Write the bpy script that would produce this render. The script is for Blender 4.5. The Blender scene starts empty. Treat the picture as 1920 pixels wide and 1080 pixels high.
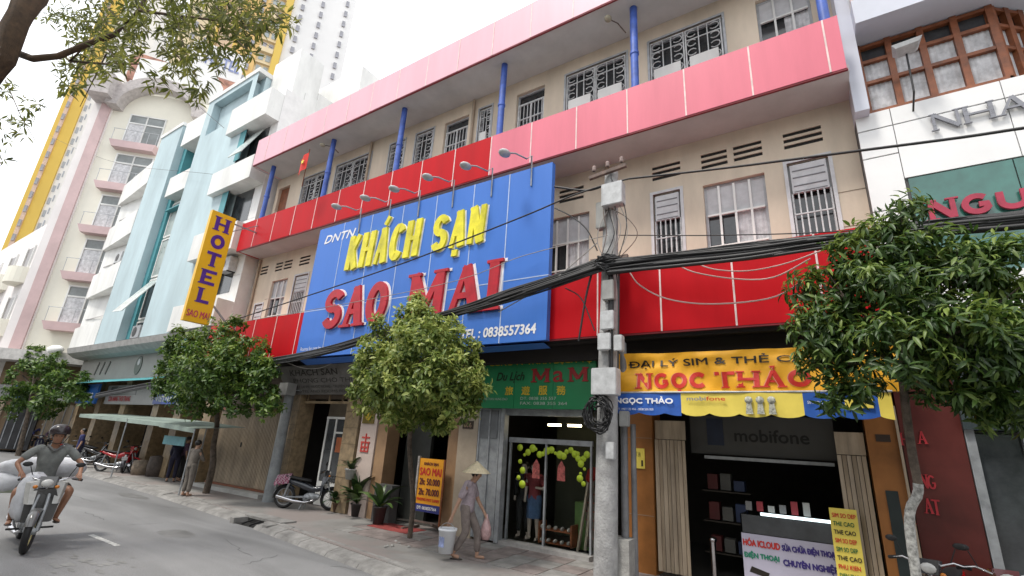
import bpy, math, random
from mathutils import Vector, Matrix
R = math.radians
PI = math.pi
rnd = random.Random(11)
sc = bpy.context.scene
COL = sc.collection

# ------------------------------------------------------------ camera, sky, sun
CAMH = 2.0625
FPX = 903.27
_y, _p, _r = R(-33.912), R(17.9006), R(3.508)
_f = Vector((math.sin(_y)*math.cos(_p), math.cos(_y)*math.cos(_p), math.sin(_p)))
_rt = Vector((math.cos(_y), -math.sin(_y), 0))
_up = _rt.cross(_f)
CR = math.cos(_r)*_rt + math.sin(_r)*_up
CU = -math.sin(_r)*_rt + math.cos(_r)*_up
cam = bpy.data.cameras.new('camera')
cam.sensor_width = 36; cam.lens = FPX/1920*36; cam.clip_end = 3000; cam.clip_start = .05
camo = bpy.data.objects.new('camera', cam); COL.objects.link(camo); sc.camera = camo
m = Matrix.Identity(4)
for i, v in enumerate((CR, CU, -_f)):
    for j in range(3): m[j][i] = v[j]
m[2][3] = CAMH
camo.matrix_world = m

SUN_EL, SUN_AZ = R(62), R(205)      # high sun veiled by thin cloud, behind the camera's left
w = bpy.data.worlds.new('World'); sc.world = w; w.use_nodes = True
nt = w.node_tree; bg = nt.nodes['Background']
sky = nt.nodes.new('ShaderNodeTexSky'); sky.sky_type = 'NISHITA'; sky.sun_disc = False
sky.sun_elevation = SUN_EL; sky.sun_rotation = SUN_AZ
sky.dust_density = 4; sky.air_density = 1.5
s1 = nt.nodes.new('ShaderNodeVectorMath'); s1.operation = 'SCALE'; s1.inputs[3].default_value = .1
nt.links.new(sky.outputs[0], s1.inputs[0])
ov = nt.nodes.new('ShaderNodeMix'); ov.data_type = 'RGBA'; ov.inputs[0].default_value = .86   # thin white overcast over the sky
nt.links.new(s1.outputs[0], ov.inputs[6]); ov.inputs[7].default_value = (1.45, 1.48, 1.52, 1)
nt.links.new(ov.outputs[2], bg.inputs[0]); bg.inputs[1].default_value = 1.0
sun = bpy.data.lights.new('sun', 'SUN'); sun.energy = 2.4; sun.angle = R(10); sun.color = (1, .95, .87)
so = bpy.data.objects.new('sun', sun); COL.objects.link(so)
sd = Vector((math.sin(SUN_AZ)*math.cos(SUN_EL), math.cos(SUN_AZ)*math.cos(SUN_EL), math.sin(SUN_EL)))
so.rotation_euler = (-sd).to_track_quat('-Z', 'Y').to_euler()
sc.view_settings.view_transform = 'Standard'; sc.view_settings.look = 'None'
sc.view_settings.exposure = 0.34; sc.view_settings.gamma = 1

# ------------------------------------------------------------ places: a pixel of the survey picture onto a real plane
def ray(px, py):
    d = CR*(px-960)/FPX + CU*(540-py)/FPX + _f
    return d.normalized()
CP = Vector((0, 0, CAMH))
def S(px, py, y):
    d = ray(px, py); q = CP + d*(y/d.y); return q.x, q.z
def G(px, py, z=0):
    d = ray(px, py); q = CP + d*((z-CAMH)/d.z); return q.x, q.y

# ------------------------------------------------------------ materials
MATS = {}
def mat(name, col, rough=.6, nz=4, amt=.15, metal=0, bump=0, emit=0, wave=None, spec=.5, coat=0, streak=0):
    if name in MATS: return MATS[name]
    mt = bpy.data.materials.new(name); mt.use_nodes = True
    t = mt.node_tree; b = t.nodes['Principled BSDF']
    b.inputs['Roughness'].default_value = rough; b.inputs['Metallic'].default_value = metal
    b.inputs['Specular IOR Level'].default_value = spec; b.inputs['Coat Weight'].default_value = coat
    c = (*col, 1)
    co = t.nodes.new('ShaderNodeTexCoord')
    n = t.nodes.new('ShaderNodeTexNoise'); n.inputs['Scale'].default_value = nz; n.inputs['Detail'].default_value = 6
    n.inputs['Roughness'].default_value = .65
    if streak:
        mp = t.nodes.new('ShaderNodeMapping'); mp.inputs['Scale'].default_value = (1, 1, streak)
        t.links.new(co.outputs['Object'], mp.inputs[0]); t.links.new(mp.outputs[0], n.inputs[0])
    else: t.links.new(co.outputs['Object'], n.inputs[0])
    rp = t.nodes.new('ShaderNodeValToRGB'); rp.color_ramp.elements[0].position = .3; rp.color_ramp.elements[1].position = .68
    k = 1-amt*2.0
    rp.color_ramp.elements[0].color = (c[0]*max(k, 0), c[1]*max(k, 0), c[2]*max(k, 0), 1)
    rp.color_ramp.elements[1].color = tuple(min(1, x*(1+amt*.5)) for x in c[:3])+(1,)
    t.links.new(n.outputs[0], rp.inputs[0]); t.links.new(rp.outputs[0], b.inputs['Base Color'])
    rr = t.nodes.new('ShaderNodeMapRange'); rr.inputs[3].default_value = max(rough-.12, 0.02); rr.inputs[4].default_value = min(rough+.12, 1)
    t.links.new(n.outputs[0], rr.inputs[0]); t.links.new(rr.outputs[0], b.inputs['Roughness'])
    if bump:
        n2 = t.nodes.new('ShaderNodeTexNoise'); n2.inputs['Scale'].default_value = nz*12; n2.inputs['Detail'].default_value = 4
        t.links.new(co.outputs['Object'], n2.inputs[0])
        bp = t.nodes.new('ShaderNodeBump'); bp.inputs['Strength'].default_value = bump; bp.inputs['Distance'].default_value = .02
        t.links.new(n2.outputs[0], bp.inputs['Height']); t.links.new(bp.outputs[0], b.inputs['Normal'])
    if emit:
        b.inputs['Emission Color'].default_value = c; b.inputs['Emission Strength'].default_value = emit
    MATS[name] = mt
    return mt
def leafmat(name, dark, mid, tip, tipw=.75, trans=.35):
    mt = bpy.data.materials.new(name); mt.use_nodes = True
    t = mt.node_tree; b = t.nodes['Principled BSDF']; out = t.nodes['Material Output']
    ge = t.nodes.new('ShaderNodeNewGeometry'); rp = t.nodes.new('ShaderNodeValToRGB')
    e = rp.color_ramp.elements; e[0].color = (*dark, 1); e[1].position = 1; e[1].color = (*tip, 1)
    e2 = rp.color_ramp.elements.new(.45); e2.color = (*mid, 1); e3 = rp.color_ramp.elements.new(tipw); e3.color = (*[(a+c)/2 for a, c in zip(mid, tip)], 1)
    at = t.nodes.new('ShaderNodeAttribute'); at.attribute_name = 'leaf_tone'
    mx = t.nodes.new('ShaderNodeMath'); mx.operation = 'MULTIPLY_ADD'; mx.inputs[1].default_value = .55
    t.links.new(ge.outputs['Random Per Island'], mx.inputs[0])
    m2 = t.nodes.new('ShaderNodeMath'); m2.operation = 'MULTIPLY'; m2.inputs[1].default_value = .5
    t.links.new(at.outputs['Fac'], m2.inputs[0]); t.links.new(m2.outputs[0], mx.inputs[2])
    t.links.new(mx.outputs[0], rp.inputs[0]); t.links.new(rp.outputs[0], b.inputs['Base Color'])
    b.inputs['Roughness'].default_value = .42; b.inputs['Specular IOR Level'].default_value = .45
    tr = t.nodes.new('ShaderNodeBsdfTranslucent'); t.links.new(rp.outputs[0], tr.inputs[0])
    ms = t.nodes.new('ShaderNodeMixShader'); ms.inputs[0].default_value = trans
    t.links.new(b.outputs[0], ms.inputs[1]); t.links.new(tr.outputs[0], ms.inputs[2]); t.links.new(ms.outputs[0], out.inputs[0])
    MATS[name] = mt
    return mt
M_ = dict(
 cream=mat('cream_wall', (.7, .6, .48), .8, .8, .14, bump=.15, streak=.25), white=mat('white_paint', (.78, .78, .76), .6, .9, .12, streak=.3),
 soffit=mat('grey_soffit', (.6, .59, .59), .8, .8, .1), red=mat('red_panel', (.5, .004, .01), .5, 1.5, .09, spec=.15, streak=.12),
 pink=mat('sky_sheen_red_panel', (.68, .17, .23), .42, 1.2, .07, spec=.3, streak=.12), pale=mat('sky_sheen_pale_panel', (.76, .43, .5), .42, 1, .06, spec=.3, streak=.12),  # both pinks have the sky's reflection mixed into the panel colour
 blue=mat('blue_sign_face', (.06, .19, .62), .42, .7, .07, spec=.3, streak=.12), bluepipe=mat('blue_paint', (.06, .13, .5), .45, 5, .2),
 joint=mat('white_joint', (.8, .62, .6), .6), jointb=mat('pale_blue_joint', (.5, .6, .8), .6),
 yellow=mat('yellow_letter', (.85, .76, .03), .4), dred=mat('red_letter', (.5, .006, .02), .4), wlet=mat('white_letter', (.85, .85, .88), .5),
 dark=mat('dark_interior', (.018, .017, .016), .9), black=mat('black_rubber', (.015, .015, .016), .6),
 cable=mat('black_cable', (.016, .016, .018), .5), greycable=mat('grey_cable', (.34, .32, .3), .6),
 glass=mat('dark_glass', (.045, .05, .055), .08, 3, .3, spec=.8), frame=mat('grey_frame', (.45, .47, .5), .5, 6, .15),
 grille=mat('silver_grille', (.66, .67, .68), .45, 6, .2), curtain=mat('white_curtain', (.66, .66, .68), .9, 6, .2),
 conc=mat('concrete', (.36, .355, .34), .85, 3, .22, bump=.5), boxw=mat('white_box_paint', (.5, .51, .52), .5, 8, .15),
 gate=mat('beige_gate', (.46, .37, .27), .6, 5, .25, streak=.15), tile=mat('tan_tile', (.32, .235, .14), .45, 7, .25),
 beige=mat('beige_wall', (.42, .35, .27), .75, 1.5, .15), orange=mat('orange_wall', (.32, .125, .03), .45, 1.5, .2),
 maroon=mat('maroon_wall', (.11, .02, .016), .4, 1.5, .2), steel=mat('grey_steel', (.36, .38, .4), .42, 5, .2, metal=.3),
 chrome=mat('chrome', (.6, .6, .62), .2, 5, .1, metal=1), teal=mat('pale_teal_wall', (.47, .59, .63), .7, .8, .12, streak=.3),
 dteal=mat('deep_teal_wall', (.08, .3, .34), .6, 2, .1), green=mat('green_board', (.015, .2, .075), .45, 1, .1),
 goldl=mat('gold_letter', (.6, .42, .03), .5), banner=mat('yellow_banner', (.85, .42, .02), .6, 3, .08), ylw=mat('yellow_print', (.75, .6, .1), .5, 2, .08),
 bluep=mat('blue_print', (.02, .1, .42), .5), blackl=mat('black_letter', (.02, .015, .01), .5), redl=mat('red_print', (.62, .03, .02), .5),
 wood=mat('brown_wood', (.28, .09, .035), .45, 6, .25), bark=mat('bark', (.14, .11, .085), .9, 9, .35, bump=.8),
 skin=mat('skin', (.3, .15, .09), .55, 9, .1), skin2=mat('light_skin', (.42, .25, .17), .55, 9, .1), straw=mat('straw', (.72, .62, .42), .8, 20, .15),
 purple=mat('purple_letter', (.09, .02, .3), .5), signy=mat('sign_yellow', (.85, .5, .01), .4, 1, .04), greytile=mat('grey_tile', (.36, .35, .34), .6, 6, .15))

# ------------------------------------------------------------ mesh builder
class B:
    def __init__(s): s.v = []; s.f = []; s.sm = []
    def add(s, vs, fs, smooth=False):
        n = len(s.v); s.v += [tuple(v) for v in vs]; s.f += [tuple(i+n for i in f) for f in fs]; s.sm += [smooth]*len(fs); return s
    def box(s, x0, x1, y0, y1, z0, z1):
        x0, x1 = sorted((x0, x1)); y0, y1 = sorted((y0, y1)); z0, z1 = sorted((z0, z1))
        return s.add([(x, y, z) for x in (x0, x1) for y in (y0, y1) for z in (z0, z1)],
                     [(0, 1, 3, 2), (4, 6, 7, 5), (0, 4, 5, 1), (2, 3, 7, 6), (0, 2, 6, 4), (1, 5, 7, 3)])
    def hexa(s, p):  # 8 points: bottom 4 ccw, top 4 ccw
        return s.add(p, [(3, 2, 1, 0), (4, 5, 6, 7), (0, 1, 5, 4), (1, 2, 6, 5), (2, 3, 7, 6), (3, 0, 4, 7)])
    def bar(s, a, b, w, h=None, upv=(0, 0, 1)):
        a = Vector(a); b = Vector(b); h = h or w; d = (b-a).normalized(); u = Vector(upv)
        if abs(d.dot(u)) > .97: u = Vector((1, 0, 0))
        sd_ = d.cross(u).normalized()*w/2; u2 = sd_.normalized().cross(d)*h/2
        return s.hexa([a-sd_-u2, a+sd_-u2, b+sd_-u2, b-sd_-u2, a-sd_+u2, a+sd_+u2, b+sd_+u2, b-sd_+u2])
    def tube(s, pts, r, n=8, cap=True):
        pts = [Vector(p) for p in pts]; k = len(pts); rs = r if isinstance(r, (list, tuple)) else [r]*k
        vs = []; ref = Vector((.13, .31, .94))
        for i, p in enumerate(pts):
            d = (pts[min(i+1, k-1)]-pts[max(i-1, 0)])
            d = d.normalized() if d.length > 1e-9 else Vector((0, 0, 1))
            a = d.cross(ref)
            if a.length < .2: a = d.cross(Vector((1, 0, 0)))
            a.normalize(); b_ = d.cross(a)
            for j in range(n):
                t = 2*PI*j/n; vs.append(p+(a*math.cos(t)+b_*math.sin(t))*rs[i])
        fs = [(i*n+j, i*n+(j+1) % n, (i+1)*n+(j+1) % n, (i+1)*n+j) for i in range(k-1) for j in range(n)]
        s.add(vs, fs, True)
        if cap: s.add(vs[:n], [tuple(range(n))]); s.add(vs[-n:], [tuple(reversed(range(n)))])
        return s
    def lathe(s, prof, c=(0, 0, 0), n=16, axis='z'):
        vs = []
        for r, z in prof:
            for j in range(n):
                t = 2*PI*j/n; a, b_ = r*math.cos(t), r*math.sin(t)
                vs.append({'z': (c[0]+a, c[1]+b_, c[2]+z), 'y': (c[0]+a, c[1]+z, c[2]+b_), 'x': (c[0]+z, c[1]+a, c[2]+b_)}[axis])
        k = len(prof)
        return s.add(vs, [(i*n+j, i*n+(j+1) % n, (i+1)*n+(j+1) % n, (i+1)*n+j) for i in range(k-1) for j in range(n)], True)
    def ball(s, c, r, n=10):
        rx, ry, rz = r if isinstance(r, (tuple, list)) else (r, r, r); vs = []; m_ = n//2+1
        for i in range(m_+1):
            a = PI*i/m_
            for j in range(n):
                t = 2*PI*j/n; vs.append((c[0]+rx*math.sin(a)*math.cos(t), c[1]+ry*math.sin(a)*math.sin(t), c[2]+rz*math.cos(a)))
        return s.add(vs, [(i*n+j, i*n+(j+1) % n, (i+1)*n+(j+1) % n, (i+1)*n+j) for i in range(m_) for j in range(n)], True)
    def prism(s, poly, fr, d0, d1):
        n = len(poly); vs = [fr(u, v, d0) for u, v in poly]+[fr(u, v, d1) for u, v in poly]
        return s.add(vs, [tuple(range(n)), tuple(reversed(range(n, 2*n)))]+[(i, i+n, (i+1) % n+n, (i+1) % n) for i in range(n)])
    def quad(s, *p): return s.add(p, [(0, 1, 2, 3)])
    def wall(s, x0, x1, z0, z1, y, holes, t=.18):
        xs = sorted({x0, x1, *[min(max(h[i], x0), x1) for h in holes for i in (0, 1)]}); zs = sorted({z0, z1, *[min(max(h[i], z0), z1) for h in holes for i in (2, 3)]})
        for a, b_ in zip(xs, xs[1:]):
            for c, d in zip(zs, zs[1:]):
                mx, mz = (a+b_)/2, (c+d)/2
                if not any(h[0] < mx < h[1] and h[2] < mz < h[3] for h in holes): s.quad((a, y, c), (b_, y, c), (b_, y, d), (a, y, d))
        for a, b_, c, d in holes:
            for p, q in (((a, c), (b_, c)), ((b_, c), (b_, d)), ((b_, d), (a, d)), ((a, d), (a, c))):
                s.quad((p[0], y, p[1]), (q[0], y, q[1]), (q[0], y+t, q[1]), (p[0], y+t, p[1]))
        return s
    def mesh(s, name):
        me = bpy.data.meshes.new(name); me.from_pydata(s.v, [], s.f); me.update()
        me.polygons.foreach_set('use_smooth', s.sm); return me
def frame(o, U, V, N):
    o, U, V, N = Vector(o), Vector(U), Vector(V), Vector(N)
    return lambda u, v, d: o+U*u+V*v+N*d
def FY(y): return frame((0, y, 0), (1, 0, 0), (0, 0, 1), (0, -1, 0))       # faces the street; u = x, v = z
def FX(x): return frame((x, 0, 0), (0, 1, 0), (0, 0, 1), (1, 0, 0))        # faces +x; u = y, v = z
LOCAL = set()
def thing(name, label, cat, loc=(0, 0, 0), rz=0, group=None, local=False):
    o = bpy.data.objects.new(name, None); o.empty_display_size = .1; COL.objects.link(o)
    o.location = loc; o.rotation_euler = (0, 0, rz); o['label'] = label; o['category'] = cat
    if group: o['group'] = group
    if local or rz: LOCAL.add(o.name)
    return o
def part(name, b, mt, parent=None, label=None, kind=None):
    me = b if isinstance(b, bpy.types.Mesh) else b.mesh(name)
    if mt and not me.materials: me.materials.append(M_[mt] if isinstance(mt, str) else mt)
    o = bpy.data.objects.new(name, me); COL.objects.link(o)
    if parent:
        o.parent = parent
        if parent.parent is None and parent.type == 'EMPTY' and parent.name not in LOCAL: o.location = -parent.location
    if label: o['label'] = label
    if kind: o['kind'] = kind
    return o
def solo(name, b, mt, label, cat, group=None):
    o = part(name, b, mt); o['label'] = label; o['category'] = cat
    if group: o['group'] = group
    # origin to the mesh's base
    xs = [v.co.copy() for v in o.data.vertices]
    c = Vector((sum(v.x for v in xs)/len(xs), sum(v.y for v in xs)/len(xs), min(v.z for v in xs)))
    o.data.transform(Matrix.Translation(-c)); o.location = c
    return o
def struct(name, b, mt):
    o = part(name, b, mt); o['kind'] = 'structure'; return o
def copy_tree(o, parent=None):
    c = o.copy(); COL.objects.link(c)
    if parent: c.parent = parent
    elif o.name in LOCAL: LOCAL.add(c.name)
    for ch in list(o.children): copy_tree(ch, c)
    return c
def rbox(b, fr, u0, u1, v0, v1, d0, d1): return b.prism([(u0, v0), (u1, v0), (u1, v1), (u0, v1)], fr, d0, d1)

# ------------------------------------------------------------ lettering
def arc(cx, cy, rx, ry, a0, a1, n=14):
    return [(cx+rx*math.cos(R(a0+(a1-a0)*i/n)), cy+ry*math.sin(R(a0+(a1-a0)*i/n))) for i in range(n+1)]
GL = {'A': [([(0, 0), (.5, 1)], .6), ([(.5, 1), (1, 0)], 1), ([(.2, .34), (.8, .34)], .55)],
 'C': [(arc(.55, .5, .55, .5, 40, 320), 1)], 'D': [([(0, 0), (0, 1)], 1), ([(0, 1), (.4, 1)]+arc(.4, .5, .6, .5, 90, -90)+[(0, 0)], .8)],
 'E': [([(0, 0), (0, 1)], 1), ([(0, 1), (1, 1)], .8), ([(0, .52), (.8, .52)], .7), ([(0, 0), (1, 0)], .8)],
 'G': [(arc(.52, .5, .52, .5, 45, 330)+[(.97, .45), (.6, .45)], .9)], 'H': [([(0, 0), (0, 1)], 1), ([(1, 0), (1, 1)], 1), ([(0, .5), (1, .5)], .6)],
 'I': [([(.5, 0), (.5, 1)], 1)], 'K': [([(0, 0), (0, 1)], 1), ([(.1, .42), (1, 1)], .8), ([(.3, .55), (1, 0)], 1)],
 'L': [([(0, 1), (0, 0)], 1), ([(0, 0), (1, 0)], .8)], 'M': [([(0, 0), (0, 1)], .7), ([(0, 1), (.5, .1)], 1), ([(.5, .1), (1, 1)], .7), ([(1, 1), (1, 0)], 1)],
 'N': [([(0, 0), (0, 1)], .7), ([(0, 1), (1, 0)], 1), ([(1, 0), (1, 1)], .7)], 'O': [(arc(.5, .5, .5, .5, 0, 360, 24), .95)],
 'P': [([(0, 0), (0, 1)], 1), ([(0, 1), (.5, 1)]+arc(.5, .73, .5, .27, 90, -90)+[(0, .46)], .8)],
 'S': [(arc(.5, .74, .5, .26, 20, 180, 9)+arc(.5, .74, .5, .24, 190, 270, 5)+arc(.5, .26, .5, .26, 80, -160, 13), .9)],
 'T': [([(0, 1), (1, 1)], .8), ([(.5, 1), (.5, 0)], 1)], 'Y': [([(0, 1), (.5, .45)], 1), ([(1, 1), (.5, .45)], .8), ([(.5, .45), (.5, 0)], 1)],
 'U': [([(0, 1), (0, .4)]+arc(.5, .38, .5, .38, 180, 360)+[(1, 1)], .9)]}
SERIF = {'A': [(0, 0), (1, 0)], 'H': [(0, 0), (0, 1), (1, 0), (1, 1)], 'I': [(.5, 0), (.5, 1)], 'K': [(0, 0), (0, 1), (1, 0), (1, 1)], 'L': [(0, 1), (0, 0)],
 'M': [(0, 0), (0, 1), (1, 0), (1, 1)], 'N': [(0, 0), (0, 1), (1, 1)], 'T': [(.5, 0)], 'P': [(0, 0), (0, 1)], 'D': [(0, 0), (0, 1)], 'E': [(0, 0), (0, 1)], 'Y': [(0, 1), (1, 1), (.5, 0)]}
WID = {'I': .34, 'M': 1.2, 'L': .85, 'E': .85}
def glyph(b, ch, fr, u0, v0, w_, h, t, d0, d1, serif=False, shear=0, accent=None):
    st = [0]
    def ribbon(pl, th):
        n = len(pl); L = []; Rr = []
        for i in range(n):
            a = pl[max(i-1, 0)]; c = pl[min(i+1, n-1)]
            if i == 0 and n > 2 and pl[0] == pl[-1]: a = pl[-2]
            if i == n-1 and n > 2 and abs(pl[0][0]-pl[-1][0])+abs(pl[0][1]-pl[-1][1]) < 1e-6: c = pl[1]
            dx, dy = c[0]-a[0], c[1]-a[1]; q = math.hypot(dx, dy) or 1
            nx, ny = -dy/q*th/2, dx/q*th/2
            L.append((pl[i][0]+nx, pl[i][1]+ny)); Rr.append((pl[i][0]-nx, pl[i][1]-ny))
        st[0] += 1; e = st[0]*.0012
        g = lambda p: (u0+p[0]+shear*p[1], v0+p[1])
        for i in range(n-1): b.prism([g(Rr[i]), g(Rr[i+1]), g(L[i+1]), g(L[i])], fr, d0, d1+e)
    iw, ih = w_-t, h-t
    for pl, wt in GL[ch]:
        if len(pl) == 2 and abs(pl[0][1]-pl[1][1]) > .3: ribbon([(t/2+x*iw, .1*t+y*(h-.2*t) if y in (0, 1) else t/2+y*ih) for x, y in pl], t*wt)
        elif len(pl) == 2 and pl[0][1] == pl[1][1] and pl[0][0] == 0 and pl[1][0] == 1: ribbon([(x*w_, t*wt/2+y*(h-t*wt)) for x, y in pl], t*wt)
        else: ribbon([(t/2+x*iw, t*wt/2+y*(h-t*wt)) for x, y in pl], t*wt)
    if serif:
        for x, y in SERIF.get(ch, []):
            cx = t/2+x*iw; yy = t*.14 if y == 0 else h-t*.14
            ribbon([(cx-t*.85, yy), (cx+t*.85, yy)], t*.28)
    if accent == 'acute': ribbon([(w_*.5, h*1.06), (w_*.75, h*1.28)], t*.6)
    if accent == 'dot': ribbon([(w_*.5-t*.4, -t*.65), (w_*.5+t*.4, -t*.65)], t*.8)
    if accent == 'hook': ribbon([(w_*.4, h*1.2), (w_*.6, h*1.22), (w_*.52, h*1.06)], t*.4)
def word(b, s_, fr, u0, v0, w_, h, t, d0, d1, serif=False, shear=0, gap=.18, acc={}):
    ws = [WID.get(c, .5 if c == ' ' else 1) for c in s_]; g = gap
    tot = sum(ws)+g*(len(s_)-1); k = w_/tot; u = u0
    for i, (c, q) in enumerate(zip(s_, ws)):
        if c != ' ': glyph(b, c, fr, u, v0, q*k, h, t, d0, d1, serif, shear, acc.get(i))
        u += (q+g)*k
def wordp(nm, mt, par, s_, fr, u0, v0, w_, h, t, d0, d1, serif=False, shear=0, gap=.18, acc={}):
    ws = [WID.get(c, .5 if c == ' ' else 1) for c in s_]; tot = sum(ws)+gap*(len(s_)-1); k = w_/tot; u = u0
    for i, (c, q) in enumerate(zip(s_, ws)):
        if c != ' ':
            b = B(); glyph(b, c, fr, u, v0, q*k, h, t, d0, d1, serif, shear, acc.get(i)); part(nm, b, mt, par)
        u += (q+gap)*k
def text(b, s_, fr, u0, v0, w_, h, d=.006, d0=.002, off=0, shear=0):
    c = bpy.data.curves.new('t', 'FONT'); c.body = s_.replace('Đ', 'Ð'); c.size = 1; c.shear = shear; c.resolution_u = 3
    o = bpy.data.objects.new('t', c); COL.objects.link(o)
    bpy.context.view_layer.update()
    me = o.to_mesh()
    if len(me.vertices):
        xs = [v.co.x for v in me.vertices]; ys = [v.co.y for v in me.vertices]
        ax, ay = min(xs), min(ys); kx = w_/(max(xs)-ax or 1); ky = h/(max(ys)-ay or 1)
        for q, (eu, ev) in enumerate(((0, 0), (1, 0), (-1, .3), (0, 1), (.6, -1))[:1 if off < .012 else 5]):
            b.add([fr(u0+(v.co.x-ax)*kx+eu*h*off*1.3, v0+(v.co.y-ay)*ky+ev*h*off*1.3, d0+d+q*.0006) for v in me.vertices], [tuple(p.vertices) for p in me.polygons])
    o.to_mesh_clear(); COL.objects.unlink(o); bpy.data.objects.remove(o); bpy.data.curves.remove(c)

# ============================================================ THE GROUND
b = B(); b.quad((-900, -900, -.03), (900, -900, -.03), (900, 900, -.03), (-900, 900, -.03)); struct('ground', b, mat('far_ground', (.2, .19, .18), .9, .3, .1))
def road_mat():
    mt = mat('asphalt', (.19, .19, .192), .88, .35, .1, bump=.0); t = mt.node_tree; b = t.nodes['Principled BSDF']
    co = t.nodes.new('ShaderNodeTexCoord'); n = t.nodes.new('ShaderNodeTexNoise'); n.inputs['Scale'].default_value = 60; n.inputs['Detail'].default_value = 5
    t.links.new(co.outputs['Object'], n.inputs[0])
    old = b.inputs['Base Color'].links[0].from_socket
    n3 = t.nodes.new('ShaderNodeTexNoise'); n3.inputs['Scale'].default_value = 1.1; n3.inputs['Detail'].default_value = 8; n3.inputs['Distortion'].default_value = .6
    mp = t.nodes.new('ShaderNodeMapping'); mp.inputs['Scale'].default_value = (.22, 1.3, 1); t.links.new(co.outputs['Object'], mp.inputs[0]); t.links.new(mp.outputs[0], n3.inputs[0])
    mr = t.nodes.new('ShaderNodeMapRange'); mr.inputs[1].default_value = .3; mr.inputs[2].default_value = .7; mr.inputs[3].default_value = .82; mr.inputs[4].default_value = 1.2
    t.links.new(n3.outputs[0], mr.inputs[0])
    m1 = t.nodes.new('ShaderNodeMix'); m1.data_type = 'RGBA'; m1.blend_type = 'MULTIPLY'; m1.inputs[0].default_value = 1
    t.links.new(old, m1.inputs[6]); t.links.new(mr.outputs[0], m1.inputs[7])
    m2 = t.nodes.new('ShaderNodeMix'); m2.data_type = 'RGBA'; m2.blend_type = 'OVERLAY'; m2.inputs[0].default_value = .5
    t.links.new(m1.outputs[2], m2.inputs[6]); t.links.new(n.outputs[0], m2.inputs[7]); t.links.new(m2.outputs[2], b.inputs['Base Color'])
    bp = t.nodes.new('ShaderNodeBump'); bp.inputs['Strength'].default_value = .4; bp.inputs['Distance'].default_value = .01
    t.links.new(n.outputs[0], bp.inputs['Height']); t.links.new(bp.outputs[0], b.inputs['Normal'])
    return mt
b = B(); N_ = 1
b.quad((-34, -9, 0), (40, -9, 0), (40, 9.5, 0), (-34, 9.5, 0)); b.quad((-120, -9, 0), (-34, -9, 0), (-34, 80, 0), (-120, 80, 0))
struct('road', b, road_mat())
# pavement: kerb line runs slightly away from the fronts
KB = [(-33.2, 8.9), (-32.6, 8.42), (-31, 8.15), (-24, 7.95), (-17.6, 7.63), (-11.8, 7.12), (-6.8, 6.42), (-2, 5.75), (4, 4.95), (16, 3.6), (34, 2)]
PV = .12
b = B()
n = len(KB)
b.add([(x, y, PV) for x, y in KB]+[(34, 9.6, PV), (-33.2, 9.6, PV)], [tuple(range(n+2))])
b.add([(x, y, z) for z in (-.02, PV) for x, y in KB], [(i, i+1, n+i+1, n+i) for i in range(n-1)])
pm = mat('pavement_concrete', (.27, .262, .25), .85, .8, .2, bump=.35)
def pave_mat():
    mt = pm; t = mt.node_tree; b = t.nodes['Principled BSDF']; old = b.inputs['Base Color'].links[0].from_socket
    co = t.nodes.new('ShaderNodeTexCoord'); n = t.nodes.new('ShaderNodeTexNoise'); n.inputs['Scale'].default_value = .55; n.inputs['Detail'].default_value = 7; n.inputs['Distortion'].default_value = .8
    t.links.new(co.outputs['Object'], n.inputs[0]); r = t.nodes.new('ShaderNodeValToRGB'); r.color_ramp.elements[0].position = .46; r.color_ramp.elements[1].position = .56
    t.links.new(n.outputs[0], r.inputs[0]); m1 = t.nodes.new('ShaderNodeMix'); m1.data_type = 'RGBA'
    t.links.new(r.outputs[0], m1.inputs[0]); t.links.new(old, m1.inputs[6]); m1.inputs[7].default_value = (.24, .21, .198, 1)
    t.links.new(m1.outputs[2], b.inputs['Base Color'])
pave_mat()
pav = struct('pavement', b, pm)
# red and grey paving tiles near the shop fronts (only the ones that show)
tb = B(); tb.box(-.24, .24, -.24, .24, 0, .012); tme = tb.mesh('paving_tile'); tme2 = tme.copy()
tme.materials.append(mat('red_paving', (.25, .212, .2), .8, 3, .25, bump=.3)); tme2.materials.append(mat('grey_paving', (.28, .272, .26), .8, 3, .22, bump=.3))
cnt = 0
for i in range(24):
    for j in range(3):
        x = -9.0+i*.5; y = 7.75+j*.5
        if cnt >= 260: break
        t_ = part('paving_tile', (tme if ((i+j*2) % 5 or j == 1) and rnd.random() < .8 else tme2), None, pav)
        t_.location = (x, y, PV+rnd.uniform(-.004, .002)); t_.rotation_euler = (rnd.uniform(-.006, .006), rnd.uniform(-.006, .006), rnd.uniform(-.012, .012)); cnt += 1
DRX = G(468, 988, 0)[0]
km = mat('kerb_concrete', (.27, .262, .25), .88, 3, .25, bump=.5)
k0 = None
kerb = thing('kerb', '', 'kerb'); del kerb['label'], kerb['category']; kerb['kind'] = 'structure'
for (x0, y0), (x1, y1) in zip(KB[1:], KB[2:]):
    L = math.hypot(x1-x0, y1-y0); nseg = max(1, round(L/1.0))
    for i in range(nseg):
        xa, xb = x0+(x1-x0)*i/nseg, x0+(x1-x0)*(i+1)/nseg-.012; ya, yb = y0+(y1-y0)*i/nseg, y0+(y1-y0)*(i+1)/nseg
        if abs((xa+xb)/2-DRX) < .62: continue     # the drain mouth
        dz = rnd.uniform(-.008, .008); b = B()
        b.hexa([(xa, ya-.34, -.02), (xb, yb-.34, -.02), (xb, yb+.14, -.02), (xa, ya+.14, -.02), (xa, ya-.26, PV-.055+dz), (xb, yb-.26, PV-.055+dz), (xb, yb+.14, PV+.012+dz), (xa, ya+.14, PV+.012+dz)])
        part('kerb_stone', b, km, kerb)
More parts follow.
